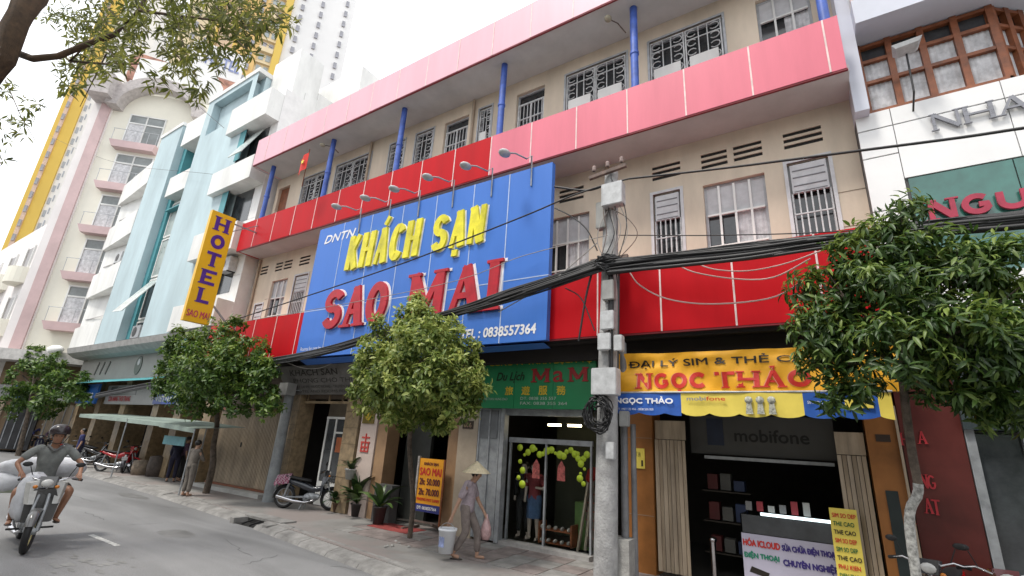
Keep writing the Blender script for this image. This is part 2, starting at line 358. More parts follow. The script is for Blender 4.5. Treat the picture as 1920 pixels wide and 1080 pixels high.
# storm drain in the kerb
dx, dy = G(468, 988, 0)
t = thing('storm_drain', 'dark storm drain mouth set into the kerb beside the road', 'drain', (dx, 6.85, 0))
yk = 7.12; b = B(); b.box(dx-.72, dx+.72, yk-.12, yk+.25, PV-.02, PV+.03); b.box(dx-.72, dx-.56, yk-.45, yk-.12, 0, PV+.0); b.box(dx+.56, dx+.72, yk-.45, yk-.12, 0, PV+.0); part('drain_frame', b, km, t)
b = B(); b.box(dx-.555, dx+.555, yk-.4, yk-.11, .004, .01); b.box(dx-.555, dx+.555, yk-.115, yk-.1, .01, PV-.02); part('drain_hole', b, 'dark', t)
b = B()
for i in range(3): b.bar((dx-.3+i*.3, yk-.4, .03), (dx-.3+i*.3, yk-.14, .09), .03)
part('drain_bar', b, 'black', t)
# road paint
b = B(); xa, ya = G(170, 1003); xb, yb = G(228, 1023); b.box(xa, xb, ya-.045, ya+.045, .002, .004)
lane = struct('lane_marking', b, mat('worn_road_paint', (.55, .55, .53), .8, 14, .3))
b = B(); mk = mat('worn_paint_patch', (.2, .2, .195), .85, 3, .2)
for i in range(26):
    x, y = G(rnd.uniform(90, 260), rnd.uniform(1040, 1075)); r_ = rnd.uniform(.02, .1); b.add([(x+r_*1.6*rnd.uniform(.7, 1.1)*math.cos(k*.9), y+r_*.6*rnd.uniform(.6, 1.1)*math.sin(k*.9), .003+i*.00005) for k in range(7)], [tuple(range(7))])
struct('road_patch', b, mk)
b = B(); ck = random.Random(4)
for px, py, dx_, dy_, n_ in ((160, 960, 1.3, -.05, 9), (230, 985, .1, .7, 6), (420, 1010, 1.6, -.4, 12), (620, 1062, .9, .35, 8), (120, 925, 2.2, .05, 10), (300, 950, .9, .5, 8), (520, 1040, .3, -.8, 7)):
    x, y = G(px, py); px0, py0 = x, y
    for i in range(n_):
        nx = px0+dx_*(i+1)/n_+ck.uniform(-.05, .05); ny = py0+dy_*(i+1)/n_+ck.uniform(-.04, .04); w_ = ck.uniform(.004, .011); q = Vector((-(ny-y), nx-x, 0)).normalized()*w_
        b.add([(x-q.x, y-q.y, .0025), (nx-q.x, ny-q.y, .0025), (nx+q.x, ny+q.y, .0025), (x+q.x, y+q.y, .0025)], [(0, 1, 2, 3)]); x, y = nx, ny
struct('road_crack', b, mat('tar_crack', (.09, .09, .09), .8, 9, .2))
b = B()
for px, py, rx_, ry_ in ((330, 1000, .5, .3), (250, 930, .9, .25)):
    x, y = G(px, py); b.add([(x+rx_*math.cos(k*.45)*ck.uniform(.75, 1.1), y+ry_*math.sin(k*.45)*ck.uniform(.75, 1.1), .0015) for k in range(14)], [tuple(range(14))])
struct('road_stain', b, mat('oil_stain', (.155, .154, .152), .7, 3, .2))
# opposite pavement behind the viewer
b = B(); b.box(-120, 60, -14, -6.5, 0, .12); struct('far_pavement', b, 'conc')

# shophouses across the street, behind the viewer (seen only in reflections)
for i in range(9):
    x0 = -62+i*12; h_ = [9.5, 12.5, 8.5, 11, 13.5, 9, 12, 10, 11.5][i]; t = thing('shophouse', ['ochre', 'grey', 'pale blue', 'brown', 'cream', 'pale green', 'rose', 'white', 'tan'][i]+' shophouse across the street behind the viewer', 'building', (x0+6, -18, 0))
    b = B(); b.box(x0, x0+11.9, -24, -13.5, .1, h_); part('wall', b, mat('far_wall_%d' % i, [(.4, .3, .15), (.3, .3, .3), (.3, .4, .45), (.25, .17, .12), (.5, .45, .33), (.3, .4, .3), (.45, .3, .28), (.5, .5, .5), (.4, .33, .24)][i], .8), t)
    for k in range(4):
        for q in range(int(h_//3.4)):
            b = B(); b.box(x0+.9+k*2.8, x0+2.4+k*2.8, -13.49, -13.4, .9+q*3.4, 2.8+q*3.4); part('window', b, mat('far_pane', (.04, .05, .06), .3), t)
    b = B(); b.box(x0, x0+11.9, -13.5, -11.6, 3.3, 3.45); part('canopy', b, 'soffit', t)
# ============================================================ THE HOTEL
WY = 9.25                                      # plane of its wall
H = thing('hotel_building', 'cream three storey hotel with red panel bands and blue columns', 'building', (-8.5, WY, 0))
X0, X1 = -18.15, .9
UPW = [(-17.95, -17.2, 8.6+.9, 11.42), (-16.3, -14.65, 9.5, 11.42), (-14.3, -12.42, 9.5, 11.42), (-11.5, -10.8, 9.5, 11.42), (-10.3, -9.55, 9.5, 11.42), (-9.1, -8.15, 9.3, 11.42),
       (-7.75, -7.3, 9.5, 11.42), (-6.45, -5.55, 9.3, 11.42), (-4.9, -3.25, 9.5, 11.42), (-2.68, -1.05, 9.5, 11.42), (-.38, .58, 9.7, 11.42)]
LOW = [(-17.75, -17.25, 5.6, 6.45), (-16.95, -15.95, 5.3, 7.28), (-15.5, -14.75, 5.3, 7.28), (-12.9, -11.8, 5.3, 7.28), (-9.5, -8.4, 5.3, 7.28), (-5.35, -4.2, 5.3, 7.28), (-2.72, -2.15, 5.3, 7.32), (-1.7, -.58, 5.3, 7.28), (-.2, .45, 5.3, 7.34)]
VEN = [(-17.95, -17.45), (-16.95, -16.5), (-16.4, -15.9), (-15.45, -14.85), (-5.4, -5.15), (-5.0, -4.35), (-2.72, -2.12), (-1.7, -1.2), (-1.08, -.57), (-.2, .42)]
vh = [(a, c, z, z+.075) for a, c in VEN for z in (7.66, 7.79, 7.92)]
b = B(); b.wall(X0, X1, 8.5, 11.98, WY, UPW); part('upper_wall', b, 'cream', H)
b = B(); b.wall(X0, X1, 4.0, 8.4, WY, LOW+vh); part('middle_wall', b, 'cream', H)
b = B()
for v_ in vh: b.box(v_[0]-.01, v_[1]+.01, WY+.025, WY+.16, v_[2]-.01, v_[3]+.01)
q = part('slot', b, 'dark', H); q['kind'] = 'stuff'  # dark boxes put shade into the vents, just behind the wall face
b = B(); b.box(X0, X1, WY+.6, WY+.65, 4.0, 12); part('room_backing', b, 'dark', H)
b = B(); b.box(X0, X0+.15, WY+.001, 20, 0, 12.9); b.box(X1-.15, X1, WY+.15, 20, 0, 12.9); b.box(X0, X1, 20, 20.15, 0, 12.9); part('side_wall', b, 'cream', H)
b = B(); b.box(X0, X1, 8.11, 20.2, 11.86, 12.0); b.box(X0+.02, X1-.02, 8.5, 20.1, 12.0, 12.2); part('roof_slab', b, 'soffit', H)
b = B(); b.box(X0, X1, 8.42, WY-.002, 8.36, 8.5); part('balcony_slab', b, 'soffit', H)
b = B(); b.box(X0+.05, .76, 8.26, WY+.3, 4.03, 4.05); b.box(-7.2, .72, 8.7, 8.9, 3.72, 4.02); b.box(X0+.05, .74, 8.3, 8.34, 3.98, 4.03); part('canopy_slab', b, mat('shade_black_soffit', (.025, .02, .02), .8), H)  # near-black colour and front strip stand in for shade under the red band
b = B(); b.box(X0+.2, X1-.3, WY+.001, WY+.6, 8.41, 8.49); part('floor_beam', b, 'cream', H)
def fascia(y, z0, z1, xa, xb, x_ref, step, matf, jm='joint'):
    xs = [xa]; k = math.ceil((xa-x_ref)/step+.08)
    while x_ref+k*step < xb-.1: xs.append(x_ref+k*step); k += 1
    xs.append(xb)
    for a, c in zip(xs, xs[1:]):
        b = B(); q = rnd.uniform(-.004, .004); b.box(a+.015, c-.015, y-.03+q, y+.03, z0, z1); part('fascia_panel', b, matf((a+c)/2), H)
    b = B()
    for a in xs[1:-1]: b.box(a-.014, a+.014, y-.036, y-.0, z0+.002, z1-.002)
    part('fascia_joint', b, jm, H)
    b = B(); b.box(xa, xb, y-.02, y+.03, z0-.03, z0-.001); part('fascia_trim', b, mat('dark_red_trim', (.25, .02, .03), .5), H)
fascia(8.36, 8.37, 9.5, -18.25, .88, -.55, 1.19, lambda x: 'pink' if x > -6.5 else 'red')
fascia(8.06, 11.84, 12.98, -18.0, 3.6 if False else 1.05, -.55, 1.19, lambda x: 'pale')
fascia(8.2, 4.06, 5.42, -18.3, .76, -2.33, 1.19, lambda x: 'red')
b = B(); b.box(-18.27, -18.24, 8.40, WY, 8.37, 9.5); part('fascia_return', b, 'red', H)
b = B(); b.box(-18.0, -17.97, 8.10, WY, 11.84, 12.98); part('fascia_return', b, 'pale', H)
b = B(); b.box(-18.3, .76, 8.24, WY-.01, 5.35, 5.41); part('fascia_cap', b, mat('red_cap', (.4, .02, .02), .5), H)
for x in (-17.3, -13.62, -10.17, -6.4, -2.8, .7):
    b = B(); b.tube([(x, 8.5, 8.5), (x, 8.5, 11.85)], .085, 14)
    c = part('column', b, 'bluepipe', H)
    b = B(); b.tube([(x, 8.5, 10.5), (x, 8.5, 10.56)], .1, 14); part('collar', b, 'bluepipe', c)
# drain pipes on the wall
for x, z0, z1 in ((-12.35-.1, 9.5, 11.8), (-3.75, 5.4, 8.35), (-18.02, 4.1, 8.3), (-7.95, 9.5, 11.8)):
    b = B(); b.tube([(x, WY-.06, z0), (x, WY-.06, z1)], .045, 8); part('drain_pipe', b, mat('pipe_beige', (.45, .36, .27), .6), H)
# thin grooves scored into the render
b = B()
for z in (6.55, 5.9): b.box(.5, .95, WY-.006, WY-.001, z, z+.012)
b.box(-17.2, -16.98, WY-.006, WY-.001, 6.6, 6.612)
part('wall_groove', b, mat('groove', (.3, .24, .18), .9), H)

def wframe(b, x0, x1, z0, z1, y, t=.05, d=.05):
    b.box(x0, x1, y, y+d, z1-t, z1); b.box(x0, x1, y, y+d, z0, z0+t); b.box(x0, x0+t, y+.001, y+d-.001, z0+t, z1-t); b.box(x1-t, x1, y+.001, y+d-.001, z0+t, z1-t)
def ornate(b, x0, x1, z0, z1, y):
    """one leaf of a scrollwork grille"""
    r = .011; cx = (x0+x1)/2; w_ = x1-x0
    wframe(b, x0, x1, z0, z1, y, .03, .025)
    for x in (cx-w_*.12, cx+w_*.12): b.box(x-r, x+r, y+.002, y+.02, z0, z1)
    for z in (z0+.25, z1-.3): b.box(x0, x1, y-.002, y+.016, z-r, z+r)
    for sx in (-1, 1):
        ex = cx+sx*w_*.31
        for k in range(int((z1-z0)/.26)):
            zc = z0+.16+k*.26; rr = w_*.13
            pts = [(ex+rr*math.cos(a)*sx, y+.008, zc+rr*.85*math.sin(a)) for a in [i*PI/5 for i in range(-4, 5)]]
            b.tube(pts, .013, 5, False)
def window(x0, x1, z0, z1, style, y=WY, panel=False):
    b = B(); wframe(b, x0+.001, x1-.001, z0+.001, z1-.001, y+.09); W = part('window', b, 'frame', H)
    b = B(); b.box(x0+.04, x1-.04, y+.145, y+.15, z0+.04, z1-.04); part('pane', b, 'glass', W)
    if style == 'ornate':
        b = B(); nl = 2 if x1-x0 > 1.2 else 1; w_ = (x1-x0-.02)/nl
        for i in range(nl): ornate(b, x0+.01+i*w_, x0+.01+(i+1)*w_-.02, z0+.02, z1-.04, y+.01)
        part('grille', b, 'grille', W)
        b = B(); wframe(b, x0-.05, x1+.05, z0, z1+.05, y-.02, .05, .04); part('surround', b, 'frame', W)
        if panel:
            for i in range(nl):
                b = B(); b.box(x0+.1+i*w_, x0+(i+1)*w_-.1, y-.045, y-.012, z0+.3, z0+1.05); p_ = part('lower_panel', b, 'white', W)
                
    elif style == 'bars':
        b = B(); n = max(3, round((x1-x0)/.11))
        zt = z1-.62
        for i in range(n+1):
            x = x0+.03+(x1-x0-.06)*i/n; b.box(x-.012, x+.012, y+.03, y+.05, z0+.03, zt)
        for z in (z0+.5, z0+1.0): b.box(x0+.02, x1-.02, y+.025, y+.045, z-.012, z+.012)
        part('grille', b, 'grille', W)
        b = B(); b.box(x0+.04, x1-.04, y+.02, y+.08, zt, z1-.04); L = part('louvre_panel', b, mat('pale_lilac_shutter', (.6, .6, .62), .6, 5, .1), W)
        b = B()
        for z in (zt+.13, zt+.3, zt+.44): b.box(x0+.07, x1-.07, y+.012, y+.02, z, z+.022)
        b.box(x0+.07, x1-.07, y+.013, y+.02, zt+.02, zt+.035)
        b2 = part('slot', b, mat('louvre_gap', (.22, .22, .24), .8), W)
        b = B(); wframe(b, x0-.06, x1+.06, z0, z1+.06, y-.02, .06, .04); part('surround', b, mat('pale_lilac_shutter', (0, 0, 0)), W)
    elif style == 'slide':
        zt = z0+(z1-z0)*.66
        b = B(); n = 4 if x1-x0 > 1 else 3
        for i in range(1, n): x = x0+(x1-x0)*i/n; b.box(x-.02, x+.02, y+.05, y+.09, z0+.05, z1-.05)
        b.box(x0+.05, x1-.05, y+.048, y+.089, zt-.02, zt+.02); b.box(x0+.05, x1-.05, y+.048, y+.089, z0+.62, z0+.65)
        part('mullion', b, 'white', W)
        b = B(); b.box(x0+.05, x1-.05, y+.1, y+.13, zt+.02, z1-.05); part('transom_panel', b, mat('pale_transom', (.56, .56, .58), .6, 5, .1), W)
        b = B()
        for a, c in ((.5, .98),): 
            k = 14
            for i in range(k):
                xa = x0+(x1-x0)*(a+(c-a)*i/k); xb = x0+(x1-x0)*(a+(c-a)*(i+1)/k); q = .02*(i % 2); b.quad((xa, y+.135-q*.5, z0+.05), (xb, y+.135-(.02-q)*.5, z0+.05), (xb, y+.135-(.02-q)*.5, zt), (xa, y+.135-q*.5, zt))
        part('curtain', b, 'curtain', W)
    elif style == 'recess':
        b = B(); n = 2
        for i in range(n+1): x = x0+.05+(x1-x0-.1)*i/n; b.box(x-.025, x+.025, y+.06, y+.09, z0, z1-.35)
        b.box(x0+.03, x1-.03, y+.058, y+.089, z1-.38, z1-.33); b.box(x0+.03, x1-.03, y+.058, y+.089, z1-.85, z1-.82)
        for i in range(7): x = x0+.05+(x1-x0-.1)*(i+.5)/7; b.box(x-.01, x+.01, y+.065, y+.08, z0, z1-.38)
        part('mullion', b, 'grille', W)
    return W
sty = ['door', 'ornate', 'ornate', 'ornate', 'ornate', 'recess', 'ornate', 'recess', 'ornate', 'ornate', 'slide']
for i, (h, s_) in enumerate(zip(UPW, sty)):
    if s_ == 'door':
        b = B(); b.box(h[0]+.02, h[1]-.02, WY+.1, WY+.14, h[2], h[3]-.02); part('door', b, 'wood', H)
    else: window(*h, s_, panel=i >= 6)
for h, s_ in zip(LOW, ['bars', 'slide', 'bars', 'slide', 'slide', 'slide', 'bars', 'slide', 'bars']): window(*h, s_)

# ground floor of the hotel: piers, doors and openings (plane y = GY)
GY = 9.12
def pier(x0, x1, mt, y0=GY-.12, z1=3.9, label=None, nm='pier', z0=PV):
    b = B(); b.box(x0, x1, y0, GY+.35, z0, z1); return part(nm, b, mt, H, label)
def tiled(x0, x1, y0, z1, label):
    p = pier(x0, x1, mat('tile_grout', (.2, .16, .11), .9), y0+.012, z1, label)
    z = PV+.01; k = 0
    while z < z1-.05:
        h = min(.42, z1-z-.01); b = B(); b.box(x0+.008, x1-.008, y0-.004-rnd.random()*.004, y0+.011, z, z+h-.012); part('tile', b, 'tile', p); z += .42
    b = B(); b.box(x1+.001, x1+.008, y0+.02, GY+.34, PV, z1); part('tile_side', b, 'tile', p)
    return p
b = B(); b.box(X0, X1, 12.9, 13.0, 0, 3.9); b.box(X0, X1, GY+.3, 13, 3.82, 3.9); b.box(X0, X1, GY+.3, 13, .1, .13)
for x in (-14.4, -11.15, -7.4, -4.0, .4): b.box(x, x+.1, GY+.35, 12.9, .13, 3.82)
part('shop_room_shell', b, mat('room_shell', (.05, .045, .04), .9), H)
# door slabs and infill above the openings
b = B(); b.box(-18.1, -14.45, GY, GY+.2, 2.62, 3.9); part('lintel_wall', b, mat('brown_lintel', (.16, .12, .09), .8), H)
# big beige sliding gate
g0, g1 = -18.05, -14.5
t = part('sliding_gate', B().box(g0, g1, GY+.02, GY+.06, .3, 2.62), 'gate', H)
b = B(); nslat = 44
for i in range(nslat):
    x = g0+(g1-g0)*(i+.15)/nslat; b.box(x, x+(g1-g0)/nslat*.6, GY-.015, GY+.019, .32, 2.58)
part('gate_slat', b, 'gate', t, kind='stuff')
b = B(); b.box(g0-.02, g1+.02, GY-.04, GY+.07, 2.6, 2.68); b.box(g0-.02, g1+.02, GY-.04, GY+.07, .24, .3); part('gate_rail', b, 'wood', t)
b = B(); b.box(-16.4, -16.33, GY-.03, GY-.016, 1.45, 1.6); part('gate_lock', b, 'black', t)
b = B(); b.box(g0-.1, g1+.2, GY-.35, GY+.1, PV, .23); part('gate_step', b, mat('pale_step', (.5, .5, .48), .8, 4, .1), H)
tiled(-13.95, -13.4, 8.95, 3.2, 'tan tiled pier beside the grey pole')
b = B(); b.box(-14.1, -13.3, 8.86, 9.3, 3.2, 3.62); part('pier_cap', b, 'boxw', H)
b = B(); b.box(-13.4, -12.45, GY+.9, GY+1.0, PV, 3.0); part('recess_wall', b, 'beige', H)
b = B(); b.box(-14.2, -9.6, GY+.02, GY+.25, 3.0, 3.9); part('lintel_wall', b, mat('brown_lintel', (0, 0, 0)), H)
b = B()
for x in (-13.3, -12.3, -11.7): b.box(x, x+.06, GY-.01, GY+.02, 2.9, 3.3)
b.box(-13.4, -11.3, GY-.03, GY+.02, 2.86, 2.93); part('transom_bar', b, 'tile', H)
# white glazed door standing ajar
D = part('white_door', B().box(-12.55, -11.35, GY+.25, GY+.3, PV+.02, .75), 'white', H)
b = B()
for x in (-12.55, -12.15, -11.41): b.box(x, x+.06, GY+.245, GY+.305, .751, 2.45)
b.box(-12.56, -11.34, GY+.243, GY+.307, 2.451, 2.51); b.box(-12.08, -11.42, GY+.246, GY+.304, 2.05, 2.1); part('door_frame', b, 'white', D)
b = B(); b.box(-12.5, -11.4, GY+.27, GY+.28, .76, 2.44); part('pane', b, 'glass', D)
b = B(); b.box(-12.0, -11.75, GY+.262, GY+.268, 1.55, 1.95); part('door_sticker', b, mat('orange_sticker', (.5, .15, .06), .6), D)
tiled(-11.3, -10.72, 9.0, 3.0, 'tan tiled pier right of the white door')
p = pier(-10.62, -10.0, mat('rose_white_pier', (.55, .45, .4), .7, 2, .1), 9.0, 3.4, 'pale pilaster with gold plaque and red paper sign')
b = B(); b.box(-10.55, -10.12, 8.97, 8.999, 2.35, 2.72); pl = part('plaque', b, mat('gold_plaque', (.18, .13, .02), .4), p)
b = B(); b.ball((-10.33, 8.965, 2.53), (.12, .012, .1)); part('crest', b, 'goldl', p)
b = B(); rr_ = -10.34
for k, (u0, u1, v0, v1) in enumerate(((-.15, .15, 1.98, 2.02), (-.17, .17, 1.86, 1.9), (-.12, .12, 1.74, 1.78), (-.02, .02, 1.64, 2.1), (-.15, -.11, 1.64, 1.86), (.11, .15, 1.64, 1.86), (-.15, .15, 1.64, 1.68))):
    b.box(rr_+u0, rr_+u1, 8.985-k*.0012, 8.999, v0, v1)
part('red_character', b, mat('red_paper', (.55, .06, .05), .6), p)
pier(-9.98, -9.62, mat('orange_beige_pier', (.36, .22, .12), .6, 2, .15), 9.04, 3.9)
pier(-7.6, -7.28, mat('orange_beige_pier', (0, 0, 0)), 9.05, 3.9)
p = pier(-7.26, -6.72, 'beige', 8.98, 3.9, 'beige pier with a small house number plate')
b = B(); b.box(-7.15, -6.85, 8.965, 8.979, 2.33, 2.5); part('number_plate', b, mat('plate_dark', (.05, .03, .02), .5), p)
b = B(); text(b, '606', FY(8.965), -7.11, 2.36, .22, .1); part('house_number', b, mat('plate_text', (.45, .3, .2), .5), p)
# hotel entrance: dark hall with half-open steel leaf and red mat
b = B(); b.box(-9.6, -7.62, GY+.02, GY+.2, 3.2, 3.9); part('lintel_wall', b, mat('brown_lintel', (0, 0, 0)), H)
b = B(); b.box(-9.6, -8.75, GY+.6, GY+.64, PV, 3.1); b.box(-8.72, -8.68, GY+.55, GY+.66, PV, 3.1); part('entrance_leaf', b, mat('dark_green_steel', (.06, .065, .06), .6), H)
b = B(); b.box(-9.6, -9.02, 8.85, 9.1, PV, .95); part('counter_block', b, mat('dark_stone', (.1, .1, .1), .4), H)
solo('door_mat', B().box(-9.1, -7.9, 8.3, 8.95, PV+.004, PV+.02), mat('red_mat', (.3, .05, .045), .9, 8, .2), 'worn red mat lying before the dark hotel entrance', 'mat')
# grey steel shutter leaf left of the M shop
b = B(); b.box(-6.05, -4.02, 9.02, 9.1, 2.65, 2.82); b.box(-6.1, -6.0, 8.95, 9.12, .15, 3.0); part('shop_frame', b, 'steel', H)

# ============================================================ SIGNS ON THE FRONT
SY = 8.0
t = thing('hotel_billboard', 'huge blue billboard with yellow KHÁCH SẠN and red SAO MAI letters', 'sign', (-8.6, SY, 4.0))
xl, xr, zb, zt = -12.6, -4.5, 4.0, 7.98
js = [xl]+[S(px, py, SY)[0] for px, py in ((590, 640), (700, 500), (790, 470), (897, 380), (957, 350))][1:]
js = [xl, -11.42, -10.22, -9.0, -7.82, -6.63, -5.62, xr]
for a, c in zip(js, js[1:]):
    for z0, z1 in ((zb, 5.35), (5.35, zt)):
        b = B(); b.box(a+.012, c-.012, SY-rnd.random()*.004, SY+.13, z0+.012, z1-.012); part('panel', b, 'blue', t)
b = B()
for a in js[1:-1]: b.box(a-.011, a+.011, SY-.008, SY+.1, zb+.01, zt-.01)
b.box(xl+.01, xr-.01, SY-.007, SY+.1, 5.34, 5.36); part('panel_joint', b, 'jointb', t)
b = B(); b.box(xl+.05, xr-.05, SY+.131, SY+.2, zb+.05, zt-.05); part('backing', b, 'steel', t)
F = FY(SY)
def swr(b, s_, pL, pR, hz, th, **k):
    x0, z0 = S(*pL, SY); x1, z1 = S(*pR, SY); word(b, s_, F, x0, (z0+z1)/2, x1-x0, hz, th, **k)
# yellow words
xa = S(650, 505, SY)[0]; xk = S(783, 480, SY)[0]; xs_ = S(808, 470, SY)[0]; xe = S(905, 455, SY)[0]; zk = S(700, 495, SY)[1]; zk1 = S(715, 420, SY)[1]
for nm, mt, du, dv, d0, d1 in (('letter', 'yellow', 0, 0, .012, .07), ('letter_edge', 'wlet', .045, -.015, .002, .011)):
    wordp(nm, mt, t, 'KHACH', F, -11.02+du, 6.36+dv, 2.76, 1.06, .195, d0, d1, shear=.06, gap=.14, acc={2: 'acute'}); wordp(nm, mt, t, 'SAN', F, -7.83+du, 6.36+dv, 1.62, .98, .2, d0, d1, shear=.06, gap=.12, acc={1: 'dot'})
for nm, du, dv, d0, d1, mt in (('letter', 0, 0, .012, .08, 'dred'), ('letter_edge', .07, .012, .002, .011, 'wlet')):
    wordp(nm, mt, t, 'SAO', F, -11.6+du, 4.73+dv, 2.5, 1.12, .25, d0, d1, True, .04, .12); wordp(nm, mt, t, 'MAI', F, -8.36+du, 4.73+dv, 2.66, 1.14, .25, d0, d1, True, .04, .2)
b = B(); x0 = S(612, 440, SY)[0]; x1 = S(668, 430, SY)[0]; text(b, 'DNTN', F, x0, 7.43, x1-x0, .25, off=.025, shear=.25)
x0 = S(865, 625, SY)[0]; text(b, 'TEL : 0838557364', F, x0, 4.16, -4.75-x0, .2, off=.035, shear=.1)
x0 = S(565, 650, SY)[0]; text(b, 'Rooms for rent by day and night', F, x0, 4.16, 1.6, .14, off=.01); part('white_lettering', b, 'wlet', t)
# lower blue skirt below the board, leaning in
b = B(); b.hexa([(-12.5, 8.32, 3.86), (-4.6, 8.32, 3.92), (-4.6, 8.36, 3.92), (-12.5, 8.36, 3.86), (-12.5, 8.05, 3.97), (-4.6, 8.05, 3.97), (-4.6, 8.1, 3.97), (-12.5, 8.1, 3.97)]); part('lower_skirt', b, 'blue', t)
# gooseneck lamps
spots_ = [(632, 388), (686, 372), (740, 355), (803, 333), (874, 312), (947, 288)]
for i, (px, py) in enumerate(spots_):
    x, z = S(px, py, SY-.6)
    t = thing('sign_lamp', ['first gooseneck lamp from the left above the blue billboard', 'second gooseneck lamp from the left above the blue billboard', 'gooseneck lamp above the H of the yellow word', 'gooseneck lamp above the gap between the yellow words',
               'gooseneck lamp above the yellow S, second from the right', 'rightmost gooseneck lamp over the blue billboard corner'][i], 'lamp', (x+.32, SY, 7.98), group='gooseneck lamps along the top of the billboard')
    b = B(); b.tube([(x+.35, SY-.02, 7.5), (x+.35, SY-.05, 8.25), (x+.3, SY-.18, z+.02), (x+.16, SY-.42, z+.06), (x+.08, SY-.52, z+.04)], .018, 6); part('lamp_arm', b, 'steel', t)
    b = B(); b.ball((x, SY-.62, z), (.13, .16, .07), 10); part('lamp_head', b, 'boxw', t)
# vertical HOTEL sign on brackets
t = thing('hotel_blade_sign', 'tall yellow blade sign spelling HOTEL in purple letters', 'sign', (-17.0, 7.1, 5.2))
FH = FX(-17.0)
b = B(); rbox(b, FH, 6.7, 7.5, 5.2, 9.08, -.16, 0); part('sign_box', b, 'signy', t)
z = 8.42
for c in 'HOTEL': b = B(); glyph(b, c, FH, 6.88 if c != 'L' else 6.93, z, .46 if c != 'L' else .38, .5, .13, .003, .012, True); part('letter', b, 'purple', t); z -= .64
b = B(); text(b, 'SAO MAI', FH, 6.76, 5.36, .68, .22, off=.02); part('red_lettering', b, mat('magenta_letter', (.6, .04, .12), .5), t)
b = B(); b.bar((-17.08, 7.5, 8.9), (-17.08, 8.35, 8.9), .04); b.bar((-17.08, 7.5, 5.9), (-17.08, 8.3, 5.2), .05); b.bar((-17.08, 7.5, 8.6), (-17.08, 8.35, 9.2), .03); part('bracket', b, 'steel', t)
# grey painted board left under the billboard
t = thing('grey_notice_board', 'weathered grey board of dark capital lettering under the billboard', 'sign', (-12.8, 8.7, 3.1))
b = B(); b.hexa([(-14.1, 8.92, 3.1), (-9.7, 8.92, 3.1), (-9.7, 8.97, 3.1), (-14.1, 8.97, 3.1), (-14.3, 8.55, 3.9), (-9.7, 8.55, 3.9), (-9.7, 8.6, 3.9), (-14.3, 8.6, 3.9)]); part('board', b, mat('grey_board', (.17, .16, .15), .7, 3, .2), t)
sl = Vector((0, -.37, .8)).normalized(); Fb = frame((0, 8.92, 3.1), (1, 0, 0), sl, (0, -.9, -.42))
b = B(); text(b, 'KHACH SAN', Fb, -13.7, .58, 2.2, .18, off=.02); text(b, 'PHONG CHO THUE', Fb, -13.6, .36, 3.0, .13); text(b, 'MAY LANH - NUOC NONG - TRUYEN HINH CAP', Fb, -13.6, .2, 3.0, .08); text(b, 'HOTEL AND ROOMS FOR RENT', Fb, -13.6, .06, 3.0, .08); part('lettering', b, mat('brown_letter', (.04, .035, .03), .6), t)

# green shop board
t = thing('green_shop_board', 'green shop board with red MaM lettering above the glass shop', 'sign', (-5.3, 8.86, 2.78))
for i in range(3):
    a = -6.66+i*.94; b = B(); b.box(a+.004, a+.936, 8.84, 8.92, 2.78, 3.9); part('panel', b, 'green', t)
FG = FY(8.84)
b = B(); word(b, 'M', FG, -5.28, 3.32, .4, .28, .08, .002, .014, True); word(b, 'M', FG, -4.42, 3.32, .4, .28, .08, .002, .014, True); text(b, 'a', FG, -4.78, 3.32, .24, .22, off=.02); part('red_lettering', b, mat('dull_red', (.3, .01, .015), .5), t)
b = B(); text(b, 'Du Lịch', FG, -6.2, 3.32, .72, .24, off=.02, shear=.3); part('dark_lettering', b, mat('dark_green_letter', (.01, .03, .012), .5), t)
b = B(); text(b, 'CÔNG TY TNHH DỊCH VỤ', FG, -6.42, 3.68, 2.5, .13, off=.035)
for i, c in enumerate('旅遊服務'): text(b, c, FG, -5.95+i*.42, 3.06, .2, .18, off=.02)
part('gold_lettering', b, 'goldl', t)
b = B(); text(b, '606 TRAN HUNG DAO', FG, -6.5, 2.95, .62, .05); text(b, 'DT: 0838 355 557', FG, -5.55, 2.96, .85, .06); text(b, 'FAX: 0838 355 364', FG, -5.55, 2.86, 1.1, .06); part('white_lettering', b, mat('dim_white', (.4, .45, .4), .5), t)

# ============================================================ SHOPS IN THE GROUND FLOOR
# clothes shop: steel leaf, glass front, lamps, dots, mannequins
b = B(); b.box(-6.72, -6.12, 9.0, 9.04, .17, 2.78); lf = part('shutter_leaf', b, 'steel', H)
b = B()
for x in (-6.7, -6.42, -6.16): b.box(x, x+.035, 8.97, 9.0, .18, 2.77)
part('leaf_rib', b, 'steel', lf)
b = B(); b.box(-6.66, -6.2, 8.985, 8.999, 2.15, 2.74); part('leaf_vent', b, mat('grey_dark_steel', (.16, .17, .18), .5), lf)
b = B(); b.box(-6.05, -4.02, 8.98, 9.3, PV, .2); part('shop_sill', b, 'greytile', H)
gl = part('shop_glass', B().box(-5.98, -4.1, 9.2, 9.205, .22, 2.1), mat('shop_glass', (1, 1, 1), .03, 2, .0), H)
gm = MATS['shop_glass']; gb = gm.node_tree.nodes['Principled BSDF']; gb.inputs['Transmission Weight'].default_value = 1; gb.inputs['IOR'].default_value = 1.05; gb.inputs['Specular IOR Level'].default_value = .3
for l in list(gb.inputs['Base Color'].links)+list(gb.inputs['Roughness'].links): gm.node_tree.links.remove(l)
gb.inputs['Base Color'].default_value = (.93, .96, .95, 1); gb.inputs['Roughness'].default_value = .02
b = B(); b.box(-6.0, -4.05, 9.17, 9.24, 2.1, 2.2); b.box(-6.0, -4.05, 9.17, 9.24, 2.84, 2.9)
for x in (-5.98, -5.1, -4.1): b.box(x, x+.035, 9.175, 9.235, .2, 2.099)
part('shop_door_frame', b, 'steel', H)
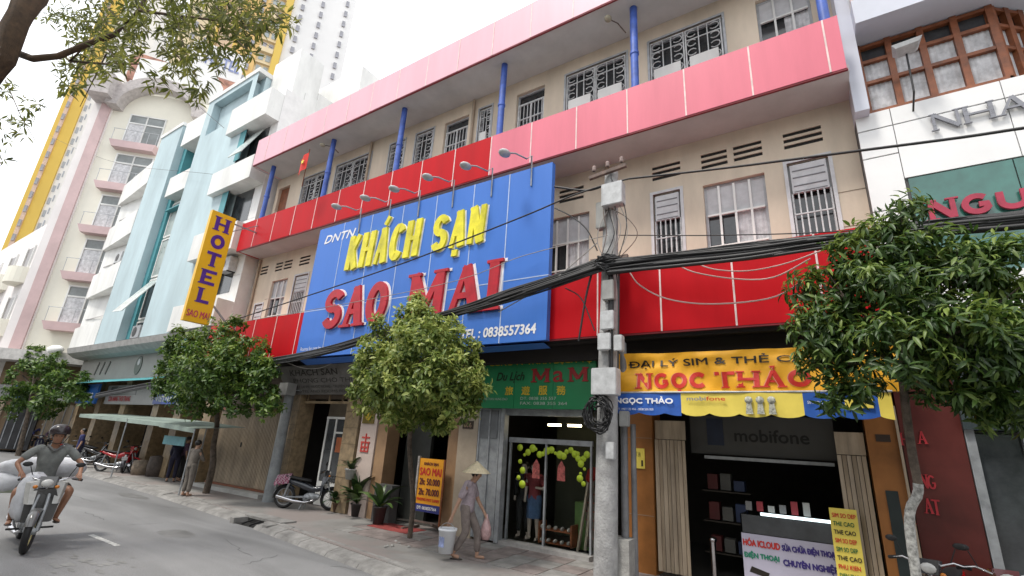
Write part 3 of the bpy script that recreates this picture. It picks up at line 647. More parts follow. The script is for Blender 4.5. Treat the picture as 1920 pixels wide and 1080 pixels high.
dotm = mat('lime_sticker', (.45, .6, .03), .5, 5, .1)
dots = [(-5.72+.0, 2.0), (-5.6, 1.86), (-5.7, 1.72), (-5.63, 1.55), (-5.72, 1.4), (-5.62, 1.28)]
for i in range(16): dots.append((-5.5+i*.09+rnd.uniform(-.02, .02), 1.93+.06*math.sin(i*1.3)+rnd.uniform(-.03, .03)))
for i in range(7): dots.append((-4.15-rnd.uniform(0, .22), 1.95-i*.09))
for i, (x, z) in enumerate(dots):
    r_ = rnd.choice((.035, .05, .06, .08)) if i % 3 else .07
    b = B(); b.lathe([(0, 0), (r_, 0), (r_, -.001), (0, -.001)], (x, 9.19-i*.0003, z), 12, 'y'); part('sticker_dot', b, dotm, gl)
for x in (-5.3, -4.72):
    b = B(); b.prism([(x-.09, 1.42), (x+.09, 1.42), (x+.08, 1.68), (x, 1.8), (x-.08, 1.68)], FY(9.18), 0, .001); q = part('red_sticker', b, mat('red_white_sticker', (.42, .1, .09), .6, 25, .4), gl)
# inside
b = B(); b.box(-5.8, -4.2, 11.0, 11.05, .13, 2.9); part('shop_back_wall', b, mat('olive_dark', (.07, .075, .055), .8, 1, .2), H)
b = B(); b.box(-4.75, -4.35, 9.9, 10.5, .13, 1.0); part('counter', b, mat('green_counter', (.12, .22, .06), .6), H)
for x in (-5.35, -4.85):
    b = B(); b.box(x-.16, x+.16, 10.0, 10.04, 2.5, 2.55); tl = solo('ceiling_lamp', b, mat('warm_tube', (1, .85, .5), .5, emit=9), 'lit warm tube lamp inside the glass fronted shop, '+('left one' if x < -5 else 'right one'), 'lamp', 'lamps inside the glass fronted shop')
rk = thing('shoe_rack', 'low rack of pale shoes standing inside the glass shop', 'rack', (-5.0, 9.55, .2))
b = B(); b.box(-5.35, -4.6, 9.45, 9.75, .45, .47); b.box(-5.35, -4.6, 9.45, 9.75, .22, .24); b.box(-5.35, -5.32, 9.45, 9.75, .2, .6); b.box(-4.63, -4.6, 9.45, 9.75, .2, .6); part('shelf', b, 'wood', rk)
for i in range(10):
    b = B(); b.ball((-5.28+(i % 5)*.15, 9.5, .27+(i//5)*.24), (.03, .08, .04), 6); part('shoe', b, mat('pale_shoe', (.4, .38, .35), .6), rk)

# phone shop
for i, (x0, x1) in enumerate(((-3.32, -2.8), (.34, .72))):
    p = pier(x0, x1, 'orange', 8.95, 3.9, ['orange pier with yellow paper poster', 'orange pier with a dark slot panel'][i])
    if i == 0:
        b = B(); b.box(-3.18, -2.94, 8.93, 8.949, 1.78, 2.12); q = part('poster', b, 'ylw', p)
        b = B(); text(b, 'HOT 24h', FY(8.93), -3.15, 1.98, .14, .08); b.box(-3.0, -2.97, 8.925, 8.929, 1.82, 1.92); part('poster_print', b, 'blackl', q)
        b = B(); b.box(-3.32, -2.8, 8.944, 8.949, 1.02, 1.028); b.box(-3.32, -2.8, 8.944, 8.949, 2.3, 2.308); part('groove', b, 'groove' if 0 else mat('groove', (0, 0, 0)), p)
    else:
        b = B(); b.box(.46, .6, 8.94, 8.949, .2, 1.75); part('dark_panel', b, mat('dark_board', (.02, .03, .03), .5), p)
        b = B(); b.box(.45, .62, 8.94, 8.949, 2.4, 2.5); part('number_plate', b, mat('plate_dark', (0, 0, 0)), p)
        b = B(); b.box(.70, .73, 8.9, 8.949, .13, 2.9); part('edge_strip', b, 'gate', p)
def fold_gate(x0, x1, z1, n, lab):
    g = part('folding_gate', B().box(x0, x1, 9.03, 9.06, z1, z1+.32), 'gate', H, lab)
    for i in range(n):
        xa = x0+(x1-x0)*i/n; xb = x0+(x1-x0)*(i+1)/n-.008; q = .03*(i % 2)
        b = B(); b.hexa([(xa, 9.0+q, .2), (xb, 9.03-q, .2), (xb, 9.05-q, .2), (xa, 9.02+q, .2), (xa, 9.0+q, z1-.01), (xb, 9.03-q, z1-.01), (xb, 9.05-q, z1-.01), (xa, 9.02+q, z1-.01)]); part('slat', b, 'gate', g)
fold_gate(-2.77, -2.24, 2.3, 8, 'beige folding gate drawn to the left side'); fold_gate(-.05, .31, 2.2, 6, 'beige folding gate drawn to the right side')
b = B(); b.box(-3.3, .7, GY+.02, GY+.2, 2.85, 3.9); part('lintel_wall', b, 'dark', H)
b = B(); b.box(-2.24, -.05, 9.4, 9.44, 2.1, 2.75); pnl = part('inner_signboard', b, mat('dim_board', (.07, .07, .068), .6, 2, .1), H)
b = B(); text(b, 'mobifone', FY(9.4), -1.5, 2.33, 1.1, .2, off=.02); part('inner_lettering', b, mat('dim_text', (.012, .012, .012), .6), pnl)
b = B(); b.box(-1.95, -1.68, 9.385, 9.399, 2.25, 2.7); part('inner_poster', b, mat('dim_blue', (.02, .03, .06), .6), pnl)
b = B(); b.box(-2.0, -.1, 9.3, 9.36, 2.02, 2.07); part('inner_rail', b, 'steel', H)
cx0, cz0 = S(1388, 975, 9.05); cx1, cz1 = S(1566, 1000, 9.05)
ct = thing('phone_counter', 'glass display counter with a phone repair banner on its front', 'counter', ((cx0+cx1)/2, 9.3, .13))
b = B(); b.box(cx0, cx1, 9.06, 9.6, .13, .72); part('counter_base', b, 'dark', ct)
b = B(); b.box(cx0, cx1, 9.045, 9.055, .14, .95); part('counter_banner', b, mat('lilac_white_vinyl', (.52, .5, .62), .5, 2, .06), ct)
b = B(); FB = FY(9.045); bw = cx1-cx0
text(b, 'HÓA ICLOUD', FB, cx0+.02, .78, bw*.4, .11, off=.035); part('red_print', b, 'redl', ct)
b = B(); text(b, 'SỬA CHỮA ĐIỆN THOẠI', FB, cx0+bw*.44, .76, bw*.54, .12, off=.035); text(b, 'CHUYÊN NGHIỆP', FB, cx0+bw*.44, .56, bw*.54, .13, off=.035); part('purple_print', b, mat('indigo_print', (.05, .03, .22), .5), ct)
b = B(); text(b, 'ĐIỆN THOẠI', FB, cx0+.02, .6, bw*.38, .11, off=.035); part('green_print', b, mat('green_print', (.02, .25, .15), .5), ct)
for k, (u, v) in enumerate(((.06, .42), (.48, .36), (.74, .38))):
    b = B(); b.prism([(cx0+bw*u, v), (cx0+bw*(u+.2), v-.05), (cx0+bw*(u+.22), v+.02), (cx0+bw*(u+.03), v+.08)], FB, .002, .004); part('phone_print', b, 'blackl', ct)
b = B(); b.box(cx0, cx1, 9.06, 9.08, .96, 1.22); b.box(cx0, cx0+.02, 9.06, 9.6, .72, 1.22); part('display_glass', b, 'glass', ct)
b = B(); b.box(cx0+.3, cx1, 9.03, 9.07, 1.23, 1.27); part('light_strip', b, mat('cool_strip', (.8, .95, 1), .5, emit=1.6), ct)
for k in range(6):
    b = B(); x = cx0+.08+k*.16; h = rnd.uniform(.08, .2); b.box(x, x+.09, 9.15, 9.2, 1.28, 1.28+h); solo('phone_box', b, mat(['grey_carton', 'red_carton', 'white_carton'][k % 3], [(.2, .2, .2), (.3, .03, .04), (.4, .4, .38)][k % 3], .6), ['small grey carton', 'small red carton', 'small white carton'][k % 3]+' on the phone counter, '+['far left', 'second from left', 'third from left', 'third from right', 'second from right', 'far right'][k]+' of its row', 'carton', 'small cartons on the phone counter')
for k in range(9):
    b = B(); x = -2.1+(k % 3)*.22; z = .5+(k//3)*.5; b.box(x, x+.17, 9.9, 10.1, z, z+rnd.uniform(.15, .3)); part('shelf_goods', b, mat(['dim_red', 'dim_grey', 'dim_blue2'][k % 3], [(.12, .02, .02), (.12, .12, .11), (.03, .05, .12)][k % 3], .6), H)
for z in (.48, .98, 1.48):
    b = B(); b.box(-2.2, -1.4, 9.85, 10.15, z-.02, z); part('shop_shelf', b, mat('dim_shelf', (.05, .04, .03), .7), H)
b = B(); b.tube([(-1.95, 9.3, PV), (-1.95, 9.3, .75)], .05, 10); b.ball((-1.95, 9.3, .75), (.07, .07, .05), 10); solo('bollard_stand', b, 'chrome', 'shiny metal stand just inside the phone shop doorway', 'stand')
# yellow price board leaning in the phone shop doorway
x0, _ = S(1560, 1000, 8.85); x1, _ = S(1612, 1000, 8.85)
t = thing('price_board', 'tall yellow board of dense price lines leaning at the phone shop', 'sign', ((x0+x1)/2, 8.85, PV))
FR = frame((0, 8.8, PV), (1, 0, 0), (0, .05, 1), (0, -1, .05))
b = B(); rbox(b, FR, x0, x1, 0, 1.34, -.03, 0); part('board', b, 'ylw', t)
cl = [('redl', 'red_print'), ('blackl', 'dark_print'), (mat('green_dk', (.02, .15, .04), .5), 'green_print')]
for k in range(11):
    b = B(); text(b, rnd.choice(['SIM SO DEP', 'NAP THE 10%', 'DIEN THOAI', 'SUA CHUA', 'THE CAO', 'PHU KIEN', 'THAY PIN']), FR, x0+.03, 1.22-k*.108, (x1-x0)*rnd.uniform(.7, .86), .055, off=.02); part(cl[(k*2) % 3][1], b, cl[(k*2) % 3][0], t)
# banner and valance
t = thing('yellow_banner', 'wrinkled orange yellow banner reading ĐẠI LÝ SIM & THẺ over phone shop', 'banner', (-1.2, 8.15, 3.0))
def wav(u, v): return .03*math.sin(u*2.4+v*3)+.017*math.sin(u*7+v*9)+.008*math.sin(u*17-v*13)+.045*math.exp(-((v-3.62+.22*abs(u+1.2)**1.5*.3)/.05)**2)*math.sin(u*3)+.02*math.exp(-((u+3.0)/.35)**2)*math.sin(v*14)
def cloth(x0, x1, z0, z1, y, nu, nv, sag=0, scal=0, a=1):
    vs = []
    for j in range(nv+1):
        for i in range(nu+1):
            u = x0+(x1-x0)*i/nu; v = z0+(z1-z0)*j/nv
            if scal and j == 0: v -= scal*abs(math.sin((u-x0)/.42*PI/1))**.6-scal*.5
            vs.append((u, y-a*wav(u, v), v-sag*math.sin(PI*i/nu)*(1 if j == nv else .5)))
    return vs, [(j*(nu+1)+i, j*(nu+1)+i+1, (j+1)*(nu+1)+i+1, (j+1)*(nu+1)+i) for j in range(nv) for i in range(nu)]
b = B(); b.add(*cloth(-3.12, .82, 3.02, 3.7, 8.15, 110, 14, .04), smooth=True); part('cloth', b, 'banner', t)
def wtext(b, *a, **k):
    n = len(b.v); text(b, *a, **k)
    for i in range(n, len(b.v)): x, y, z = b.v[i]; b.v[i] = (x, y-wav(x, z), z)
FN = FY(8.15)
b = B(); wtext(b, 'ĐẠI LÝ SIM & THẺ CÀO', FN, -2.94, 3.42, 2.9, .17, d=.012, off=.015); part('black_lettering', b, 'blackl', t)
for nm, mt_, du, dd in (('red_lettering', 'redl', 0, .012), ('letter_halo', mat('pink_halo', (.75, .3, .2), .5), -.012, .009)):
    b = B(); ci = 0
    word(b, 'NGOC', FN, -2.78+du, 3.08, 1.12, .26, .07, dd, dd+.001, True, 0, .14, {2: 'dot'}); word(b, 'THAO', FN, -1.52+du, 3.08, 1.3, .25, .07, dd, dd+.001, True, 0, .14, {2: 'hook'})
    for i in range(len(b.v)): x, y, z = b.v[i]; b.v[i] = (x, y-wav(x, z), z)
    part(nm, b, mt_, t)
t = thing('shop_valance', 'blue and yellow scalloped awning valance above the phone shop opening', 'awning', (-1.2, 8.0, 2.6))
segs = [(-3.12, S(1277, 760, 8)[0], 'bluep', 'blue_panel'), (S(1277, 760, 8)[0], S(1507, 760, 8)[0], 'ylw', 'yellow_panel'), (S(1507, 760, 8)[0], S(1648, 760, 8)[0], 'bluep', 'blue_panel'), (S(1648, 760, 8)[0], .64, 'ylw', 'yellow_panel')]
for a, c, mt_, nm in segs:
    b = B(); b.add(*cloth(a, c, 2.66 if mt_ == 'bluep' else 2.66, 2.99, 8.0, 24, 3, 0, .05, .3), smooth=True); part(nm, b, mt_, t)
b = B(); b.add([(-3.12, 8.02, 2.99), (.64, 8.02, 2.99), (.7, 8.9, 3.3), (-3.12, 8.9, 3.3)], [(0, 1, 2, 3)]); part('awning_top', b, mat('pale_yellow_cloth', (.6, .5, .15), .7), t)
b = B(); b.tube([(-3.15, 8.0, 3.0), (.66, 8.0, 3.0)], .016, 6); part('awning_rail', b, 'steel', t)
FV = FY(7.985); s1_, s2_, s3_ = segs[0], segs[1], segs[2]
b = B(); text(b, 'NGỌC THẢO', FV, s1_[0]+.02, 2.8, s1_[1]-s1_[0]-.14, .13, off=.035, d=.012); text(b, 'DT: 0903 123 456 - 0838 550 000', FV, s1_[0]+.04, 2.71, .62, .035, d=.012); text(b, 'SIM SO DEP GIA RE', FV, s3_[0]+.05, 2.83, .4, .04, d=.012); part('white_lettering', b, 'wlet', t)
b = B(); text(b, 'mobi', FV, s2_[0]+.1, 2.87, .28, .06, off=.02, d=.012); part('blue_lettering', b, mat('grey_blue_print', (.2, .2, .3), .5), t)
b = B(); text(b, 'fone', FV, s2_[0]+.39, 2.87, .27, .06, off=.02, d=.012); part('red_lettering', b, 'redl', t)
for k in range(3):
    x = s2_[0]+.98+k*.15; b = B(); b.lathe([(0, 0), (.055, 0), (.055, -.002), (0, -.002)], (x, 7.97, 2.88), 12, 'y'); b.prism([(x-.05, 2.68), (x+.05, 2.68), (x+.03, 2.85), (x-.03, 2.85)], FY(7.972), 0, .002); part('figure_print', b, mat('pale_print', (.5, .5, .42), .6, 30, .4), t)
b = B(); b.box(s3_[0]+.48, s3_[1]-.06, 7.965, 7.97, 2.78, 2.9); part('yellow_print', b, 'ylw', t)

# ============================================================ WHITE SHOPHOUSE ON THE RIGHT
Wt = thing('white_shophouse', 'white clad shophouse with brown wooden bay window and green glass', 'building', (3.6, 9.3, 0))
wp = mat('white_cladding', (.8, .8, .8), .45, .8, .04); lil = mat('lilac_white_paint', (.58, .6, .68), .6, 1, .06)
b = B(); b.box(.93, 9, 9.4, 16, 0, 14); part('core_wall', b, 'white', Wt)
b = B(); b.box(.9, 1.1, 8.7, 9.3, 7.72, 14.2); part('corner_column', b, lil, Wt)
b = B(); b.box(1.101, 9, 8.4, 9.39, 9.25, 9.75); part('balcony_slab', b, lil, Wt)
b = B(); b.box(1.101, 9, 8.44, 8.55, 9.751, 10.9); part('parapet', b, mat('rose_paint', (.62, .5, .5), .6), Wt)
# bay window: front face with 4x3 panes, then the angled cheek
def bay(p0, p1, nx, z0, z1, nm):
    p0, p1 = Vector((*p0, 0)), Vector((*p1, 0)); U = (p1-p0).normalized(); Nn = Vector((U.y, -U.x, 0)); L = (p1-p0).length; fr = frame(p0, U, (0, 0, 1), Nn)
    W = part('bay_window', rbox(B(), fr, 0, L, z0, z0+.06, -.12, .03), 'wood', Wt)
    zs = [z0+.06, z0+(z1-z0)*.44, z0+(z1-z0)*.74, z1-.05]
    for i in range(nx):
        ua, ub = L*i/nx, L*(i+1)/nx
        for j in range(3):
            b = B(); rbox(b, fr, ua+.04, ub-.04, zs[j]+.02, zs[j+1]-.02, -.08, -.07); part('pane', b, 'glass' if j == 2 else 'curtain', W)
            if j < 2:
                b = B(); kk = 9
                for q in range(kk):
                    a = ua+.05+(ub-ua-.1)*q/kk; c = ua+.05+(ub-ua-.1)*(q+1)/kk; e = .012*(q % 2)
                    b.add([fr(a, zs[j]+.02, -.065+e), fr(c, zs[j]+.02, -.053-e), fr(c, zs[j+1]-.02, -.053-e), fr(a, zs[j+1]-.02, -.065+e)], [(0, 1, 2, 3)])
                part('curtain', b, 'curtain', W)
    for i in range(nx+1):
        b = B(); u = L*i/nx; rbox(b, fr, u-.045, u+.045, z0+.061, z1, -.1, .02); part('mullion', b, 'wood', W)
    for j in (1, 2, 3):
        for i in range(nx):
            b = B(); rbox(b, fr, L*i/nx+.046, L*(i+1)/nx-.046, zs[j]-.03, zs[j]+.03, -.095, .012); part('transom', b, 'wood', W)
bay((1.12, 9.0), (2.86, 9.0), 4, 7.78, 9.24, 'front'); bay((2.9, 9.03), (3.3, 9.36), 2, 7.78, 9.24, 'side')
# white cladding
xs = [.9, 1.38, 2.72, 4.06, 5.4, 6.7]
for i in range(5):
    for z0, z1 in ((7.45, 7.77), (6.44, 7.44)) if i else ((7.45, 7.77), (6.92, 7.44), (5.95, 6.91), (4.6, 5.94)):
        b = B(); b.box(xs[i]+.006, xs[i+1]-.006, 8.93-rnd.random()*.004, 9.35, z0+.006, z1-.006); part('cladding_panel', b, wp, Wt)
b = B(); b.box(.905, 6.7, 8.96, 9.34, 4.55, 7.76); b2 = part('joint_backing', b, mat('joint_dark', (.12, .12, .12), .9), Wt)
b = B(); b.box(.9, 6.7, 8.9, 9.3, 4.2, 4.75); part('band', b, wp, Wt)
gg = mat('green_mirror_glass', (.04, .17, .14), .1, 1.2, .3, spec=.9)
for i in range(4):
    for z0, z1 in ((5.6, 6.42), (4.76, 5.59)):
        b = B(); b.box(1.42+i*1.2, 1.42+i*1.2+1.185, 8.93, 8.955, z0, z1); part('glass_panel', b, gg, Wt)
rl = mat('rose_red_letter', (.42, .03, .07), .4)
wordp('letter', mat('steel_letter', (.25, .25, .27), .3, metal=.6), Wt, 'NHA', FY(8.92), 1.84, 7.13, 1.1, .3, .055, .02, .05, True, 0, .12)
wordp('letter', rl, Wt, 'NGUYEN', FY(8.925), 1.55, 5.62, 2.2, .33, .09, .03, .07, True, 0, .12)
fl = thing('floodlight', 'flat white floodlight on a thin black pole before the bay window', 'lamp', (1.6, 8.6, 7.7))
q = Vector((*[0]*3,)); px_, pz_ = S(1718, 190, 8.6); _, pt_ = S(1720, 90, 8.6)
b = B(); b.tube([(px_, 8.6, 7.75), (px_+.02, 8.6, pt_)], .014, 6); b.tube([(px_, 8.6, 7.75), (px_, 8.95, 7.6)], .014, 6); part('lamp_pole', b, 'cable', fl)
b = B(); b.hexa([(px_-.13, 8.42, pt_-.03), (px_+.17, 8.42, pt_+.0), (px_+.13, 8.62, pt_-.05), (px_-.1, 8.62, pt_-.07), (px_-.18, 8.4, pt_+.04), (px_+.22, 8.4, pt_+.07), (px_+.18, 8.66, pt_+.02), (px_-.15, 8.66, pt_)]); part('lamp_head', b, 'boxw', fl)
# ground floor: maroon pier with red letters, steel posts, dark glass
b = B(); b.box(.75, 1.42, 9.0, 9.39, PV, 4.02); mp_ = part('maroon_pier', b, 'maroon', Wt)
FM = FY(9.0)
for c, px, py, w_, h in (('H', 1690, 835, .09, .17), ('A', 1722, 832, .1, .17), ('N', 1728, 915, .08, .18), ('G', 1741, 917, .09, .18), ('C', 1706, 985, .08, .17), ('A', 1735, 962, .09, .19), ('T', 1750, 965, .09, .19)):
    x, z = S(px, py, 9.0); b = B(); glyph(b, c, FM, x, z-.0, w_, h, .025, .002, .02, True); part('letter', b, mat('bright_red_letter', (.45, .03, .04), .5), mp_)
for x0, x1 in ((1.43, 1.53), (1.98, 2.04), (2.7, 2.76)):
    b = B(); b.box(x0, x1, 8.98, 9.1, PV, 2.6); part('steel_post', b, 'steel', Wt)
b = B(); b.box(1.54, 1.97, 9.08, 9.1, .2, 2.55); b.box(2.05, 2.69, 9.08, 9.1, .2, 2.55); b.box(2.77, 5, 9.08, 9.1, .2, 2.55); part('shop_glazing', b, 'glass', Wt)
b = B(); b.box(1.42, 6, 8.9, 9.3, 2.6, 4.2); part('dark_fascia', b, mat('dark_teal_board', (.03, .045, .05), .5), Wt)
b = B(); b.box(2.05, 2.65, 9.04, 9.07, 2.2, 2.3); part('white_notice', b, 'boxw', Wt)
b = B(); text(b, 'KHAI TRUONG', FY(9.06), 2.06, 2.04, .55, .1, off=.035); part('red_lettering', b, 'redl', Wt)

# ============================================================ TEAL BUILDING ON THE LEFT
T = thing('teal_building', 'pale teal and white building with jutting white balconies', 'building', (-26, 9.0, 0)); TY = 8.4
b = B(); b.box(-35.3, -30.2, 10.2, 22, 0, 15.8); b.box(-30.2, -18.3, 10.2, 22, 0, 17.0); part('core_wall', b, 'white', T)
b = B(); b.box(-30.2, -27.6, TY, 10.2, 5.46, 17.35); part('teal_wall', b, 'teal', T)
b = B(); b.box(-27.599, -27.2, TY+.35, 10.2, 5.46, 17.2); part('deep_teal_strip', b, 'dteal', T)
b = B(); b.box(-30.25, -27.55, TY-.05, 10.2, 17.351, 17.55); b.box(-25.05, -20.4, TY-.05, 10.2, 17.751, 17.98); part('roof_cap', b, 'white', T)
b = B(); b.wall(-25.0, -20.45, 5.46, 17.75, TY, [(-24.4, -20.9, 15.6, 17.5)], .35); b.box(-25, -20.45, TY+.36, 10.2, 5.46, 17.74); part('teal_wall', b, 'teal', T)
b = B(); b.box(-27.199, -25.001, TY+.5, 10.2, 5.46, 13.4); part('window_bay_wall', b, mat('pale_green_panel', (.5, .56, .52), .4, .8, .1), T)
b = B(); b.box(-27.199, -25.001, TY+1.2, 10.2, 13.4, 16); part('loggia_wall', b, 'soffit', T)
for z0, z1 in ((12.9, 14.0), (15.9, 17.3)):
    b = B(); b.box(-27.19, -25.01, TY+.02, TY+.2, z0, z1); b.box(-27.19, -25.01, TY+.2, TY+1.2, z0+.0, z0+.15); part('loggia_parapet', b, 'white', T)
b = B(); b.box(-27.18, -25.02, TY+.21, TY+.5, 12.2, 12.25); part('loggia_back', b, 'dteal', T)
for z0, z1 in ((5.5, 6.5), (6.6, 8.6), (8.7, 10.7), (10.8, 12.7)):
    w_ = part('window', rbox(B(), FY(TY+.49), -27.1, -25.1, z0, z0+.07, 0, .05), 'white', T)
    b = B(); rbox(b, FY(TY+.49), -27.1, -25.1, z1-.07, z1, 0, .05); rbox(b, FY(TY+.49), -27.1, -27.03, z0+.071, z1-.071, 0, .05); rbox(b, FY(TY+.49), -25.17, -25.1, z0+.071, z1-.071, 0, .05); part('frame', b, 'white', w_)
    b = B(); rbox(b, FY(TY+.49), -27.02, -25.18, z0+.08, z1-.08, 0, .02); part('pane', b, mat('frosted_green_glass', (.42, .48, .46), .3, 1.5, .15) if z0 > 6.51 and z0 < 12 and z0 != 6.6 else 'glass', w_)
b = B(); b.hexa([(-27.0, 7.75, 6.7), (-25.9, 7.75, 6.65), (-25.9, 7.79, 6.65), (-27.0, 7.79, 6.7), (-27.0, 8.83, 8.5), (-25.9, 8.83, 8.5), (-25.9, 8.87, 8.5), (-27.0, 8.87, 8.5)]); part('open_sash', b, mat('pale_frame_glass', (.6, .66, .64), .2), T)
b = B(); b.hexa([(-35.3, 8.95, 5.46), (-30.2, 9.15, 5.46), (-30.2, 10.2, 5.46), (-35.3, 10.2, 5.46), (-35.3, 8.95, 15.9), (-30.2, 9.15, 15.9), (-30.2, 10.2, 15.9), (-35.3, 10.2, 15.9)]); part('white_wall', b, 'white', T)
for zb_, zt2 in ((5.46, 6.8), (8.55, 9.95), (11.55, 12.95), (14.55, 15.92)):
    b = B(); b.hexa([(-35.35, 8.78, zb_), (-30.21, 8.38, zb_), (-30.21, 9.16, zb_), (-35.35, 8.96, zb_), (-35.35, 8.78, zt2), (-30.21, 8.38, zt2), (-30.21, 9.16, zt2), (-35.35, 8.96, zt2)]); part('slanted_balcony', b, 'white', T)
    b = B(); b.box(-34.8, -30.4, 8.93, 8.99, zt2+.5, zt2+.53); part('wall_joint', b, 'soffit', T)
# tiled wall and stacked white boxes beside the hotel
b = B(); b.box(-20.44, -18.31, 9.6, 10.2, 5.3, 16.6); part('tile_wall', b, 'white', T)
b = B(); b.box(-20.1, -18.31, 8.75, 9.6, 5.3, 16.2); part('tile_wall', b, mat('white_wall_tile', (.74, .73, .72), .4, 3, .06), T)
b = B()
for z in (6.4, 7.6, 8.8, 10): b.box(-20.1, -18.31, 8.744, 8.749, z, z+.02)
part('tile_joint', b, 'soffit', T)
for z0, z1, xl_ in ((14.5, 15.85, -21.5), (11.5, 12.55, -21.65), (8.45, 9.6, -21.75), (5.47, 6.5, -21.8)):
    b = B(); b.box(xl_, -18.33, 8.15, TY-.002, z0, z1); b.box(-20.44, -18.33, TY, 8.75, z0, z1); part('white_box', b, 'white', T)
    b = B(); b.box(xl_+1.4, -20.46, TY-.01, TY+.03, z0-1.5, z0-.02); part('dark_window', b, 'glass', T)
    b = B(); b.box(-20.3, -18.9, 8.74, 8.748, z0-1.5, z0-.05); part('dark_window', b, 'glass', T)
    b = B(); b.box(xl_+.9, xl_+1.38, TY-.02, TY+.03, z0-1.5, z0-.02); part('deep_teal_jamb', b, 'dteal', T)
b = B(); b.hexa([(-20.3, 8.0, 12.9), (-19.3, 8.0, 12.9), (-19.3, 8.04, 12.9), (-20.3, 8.04, 12.9), (-20.3, 8.68, 14.4), (-19.3, 8.68, 14.4), (-19.3, 8.72, 14.4), (-20.3, 8.72, 14.4)]); part('open_sash', b, mat('pale_frame_glass', (0, 0, 0)), T)
b = B(); b.box(-20.4, -18.35, 9.0, 10.2, 16.2, 18.6); b.box(-20.4, -16.5, 11, 15, 16, 18.4); b.box(-19.4, -13.9, 13.5, 18, 15, 19.2); part('roof_block', b, 'white', T)
b = B(); b.box(-19.2, -17.4, 13.46, 13.49, 17.6, 17.75); b.box(-18.2, -17.2, 13.46, 13.49, 16.2, 17.3); part('roof_louvre', b, 'soffit', T)
def aircon(x, y, z, lab):
    t = thing('air_conditioner', lab, 'air conditioner', (x, y, z)); b = B(); b.box(x-.42, x+.42, y-.3, y, z, z+.58); part('casing', b, 'boxw', t)
    b = B(); b.lathe([(0, -.305), (.22, -.305), (.23, -.301), (0, -.301)], (x-.1, y, z+.29), 18, 'y'); part('fan_grille', b, mat('fan_dark', (.08, .08, .08), .6), t)
    b = B(); b.bar((x-.35, y-.3, z-.02), (x-.35, y+.02, z-.02), .04); b.bar((x+.35, y-.3, z-.02), (x+.35, y+.02, z-.02), .04); q = part('bracket', b, 'black', t); q['kind'] = 'stuff'
aircon(-26.1, 8.85, 5.6, 'weathered air conditioner box under the tilted sash of the teal building')
aircon(-19.2, 8.74, 7.75, 'air conditioner on the white tiled wall behind the yellow HOTEL sign')
aircon(c0x if False else -32.2, 9.05, 10.3, 'air conditioner on the white wall between two slanted balconies')
# curved canopy underside and ground floor
prof = [(8.25, 5.45), (8.32, 5.2), (8.6, 5.02), (9.05, 4.95)]
b = B()
for (ya, za), (yb, zb2) in zip(prof, prof[1:]): b.quad((-33.4, ya, za), (-18.35, ya, za), (-18.35, yb, zb2), (-33.4, yb, zb2))
b.quad((-33.4, 8.25, 5.459), (-18.35, 8.25, 5.459), (-18.35, 10.2, 5.459), (-33.4, 10.2, 5.459)); part('canopy', b, mat('canopy_grey', (.42, .41, .4), .8), T)
b = B(); b.box(-33.3, -18.4, 9.06, 10.2, 3.85, 4.97); part('fascia_band', b, mat('band_grey', (.33, .32, .3), .8, .6, .1), T)
for k, x in enumerate((-31.0, -30.3, -29.6)):
    b = B(); b.bar((x-.12, 9.04, 4.15), (x+.12, 9.04, 4.75), .12, .03, (0, 1, 0)); part('slot_mark', b, mat('mark_grey', (.16, .15, .14), .8), T)
b = B(); b.prism([(-26.1+.34*math.cos(a*PI/8), 4.45+.42*math.sin(a*PI/8)) for a in range(16)], FY(9.06), .002, .03); e_ = part('oval_emblem', b, mat('emblem_green', (.05, .08, .06), .5), T)
b = B(); b.prism([(-26.1+.13*math.cos(a*PI/6), 4.6+.15*math.sin(a*PI/6)) for a in range(12)], FY(9.06), .031, .034); part('emblem_mark', b, 'boxw', e_)
b = B(); b.quad((-31, 8.2, 3.6), (-22.5, 8.2, 3.62), (-22.5, 9.05, 3.88), (-31, 9.05, 3.88)); part('teal_awning', b, mat('teal_cloth', (.06, .3, .33), .6, 2, .1), T)
b = B(); b.box(-28.45, -23.2, 8.95, 9.05, 2.72, 3.55); q = part('shop_signboard', b, mat('dull_signboard', (.3, .3, .3), .5, 1, .15), T)
b = B(); text(b, 'CUA HANG THOI TRANG', FY(8.95), -28.0, 2.85, 2.4, .22, off=.035); part('red_lettering', b, mat('dull_red', (0, 0, 0)), q)
b = B(); b.box(-28.0, -25.2, 8.94, 8.949, 3.12, 3.5); part('dark_strip', b, mat('dark_glass2', (.05, .06, .06), .3), q)
b = B(); b.box(-30.9, -28.5, 8.6, 8.7, 2.7, 3.6); q = part('blue_signboard', b, mat('bright_blue', (.02, .12, .42), .4, 1.5, .15), T)
b = B(); text(b, 'Coma', FY(8.6), -30.6, 2.95, 1.7, .35, off=.035, shear=.2); part('white_lettering', b, 'wlet', q)
b = B(); b.box(-23.1, -20.8, 8.85, 8.95, 2.75, 3.2); q = part('blue_signboard', b, mat('navy_blue', (.015, .05, .25), .4), T)
b = B(); text(b, 'VIETNAM', FY(8.85), -22.9, 2.85, 1.8, .2, off=.035); part('white_lettering', b, mat('dim_white', (0, 0, 0)), q)
b = B(); b.box(-33.3, -18.4, 10.1, 10.19, PV, 3.85); part('ground_wall', b, mat('brown_wall', (.22, .15, .09), .8, .6, .2), T)
for x in (-32.5, -29.8, -26.9, -23.6, -21.6, -19.3):
    b = B(); b.box(x, x+.55, 9.1, 10.1, PV, 3.84); part('pier', b, 'tile', T)
for x0, x1 in ((-26.2, -23.7), (-21, -19.4), (-29.1, -27.1)):
    b = B(); b.box(x0, x1, 10.05, 10.09, PV, 2.6); part('dark_doorway', b, 'dark', T)

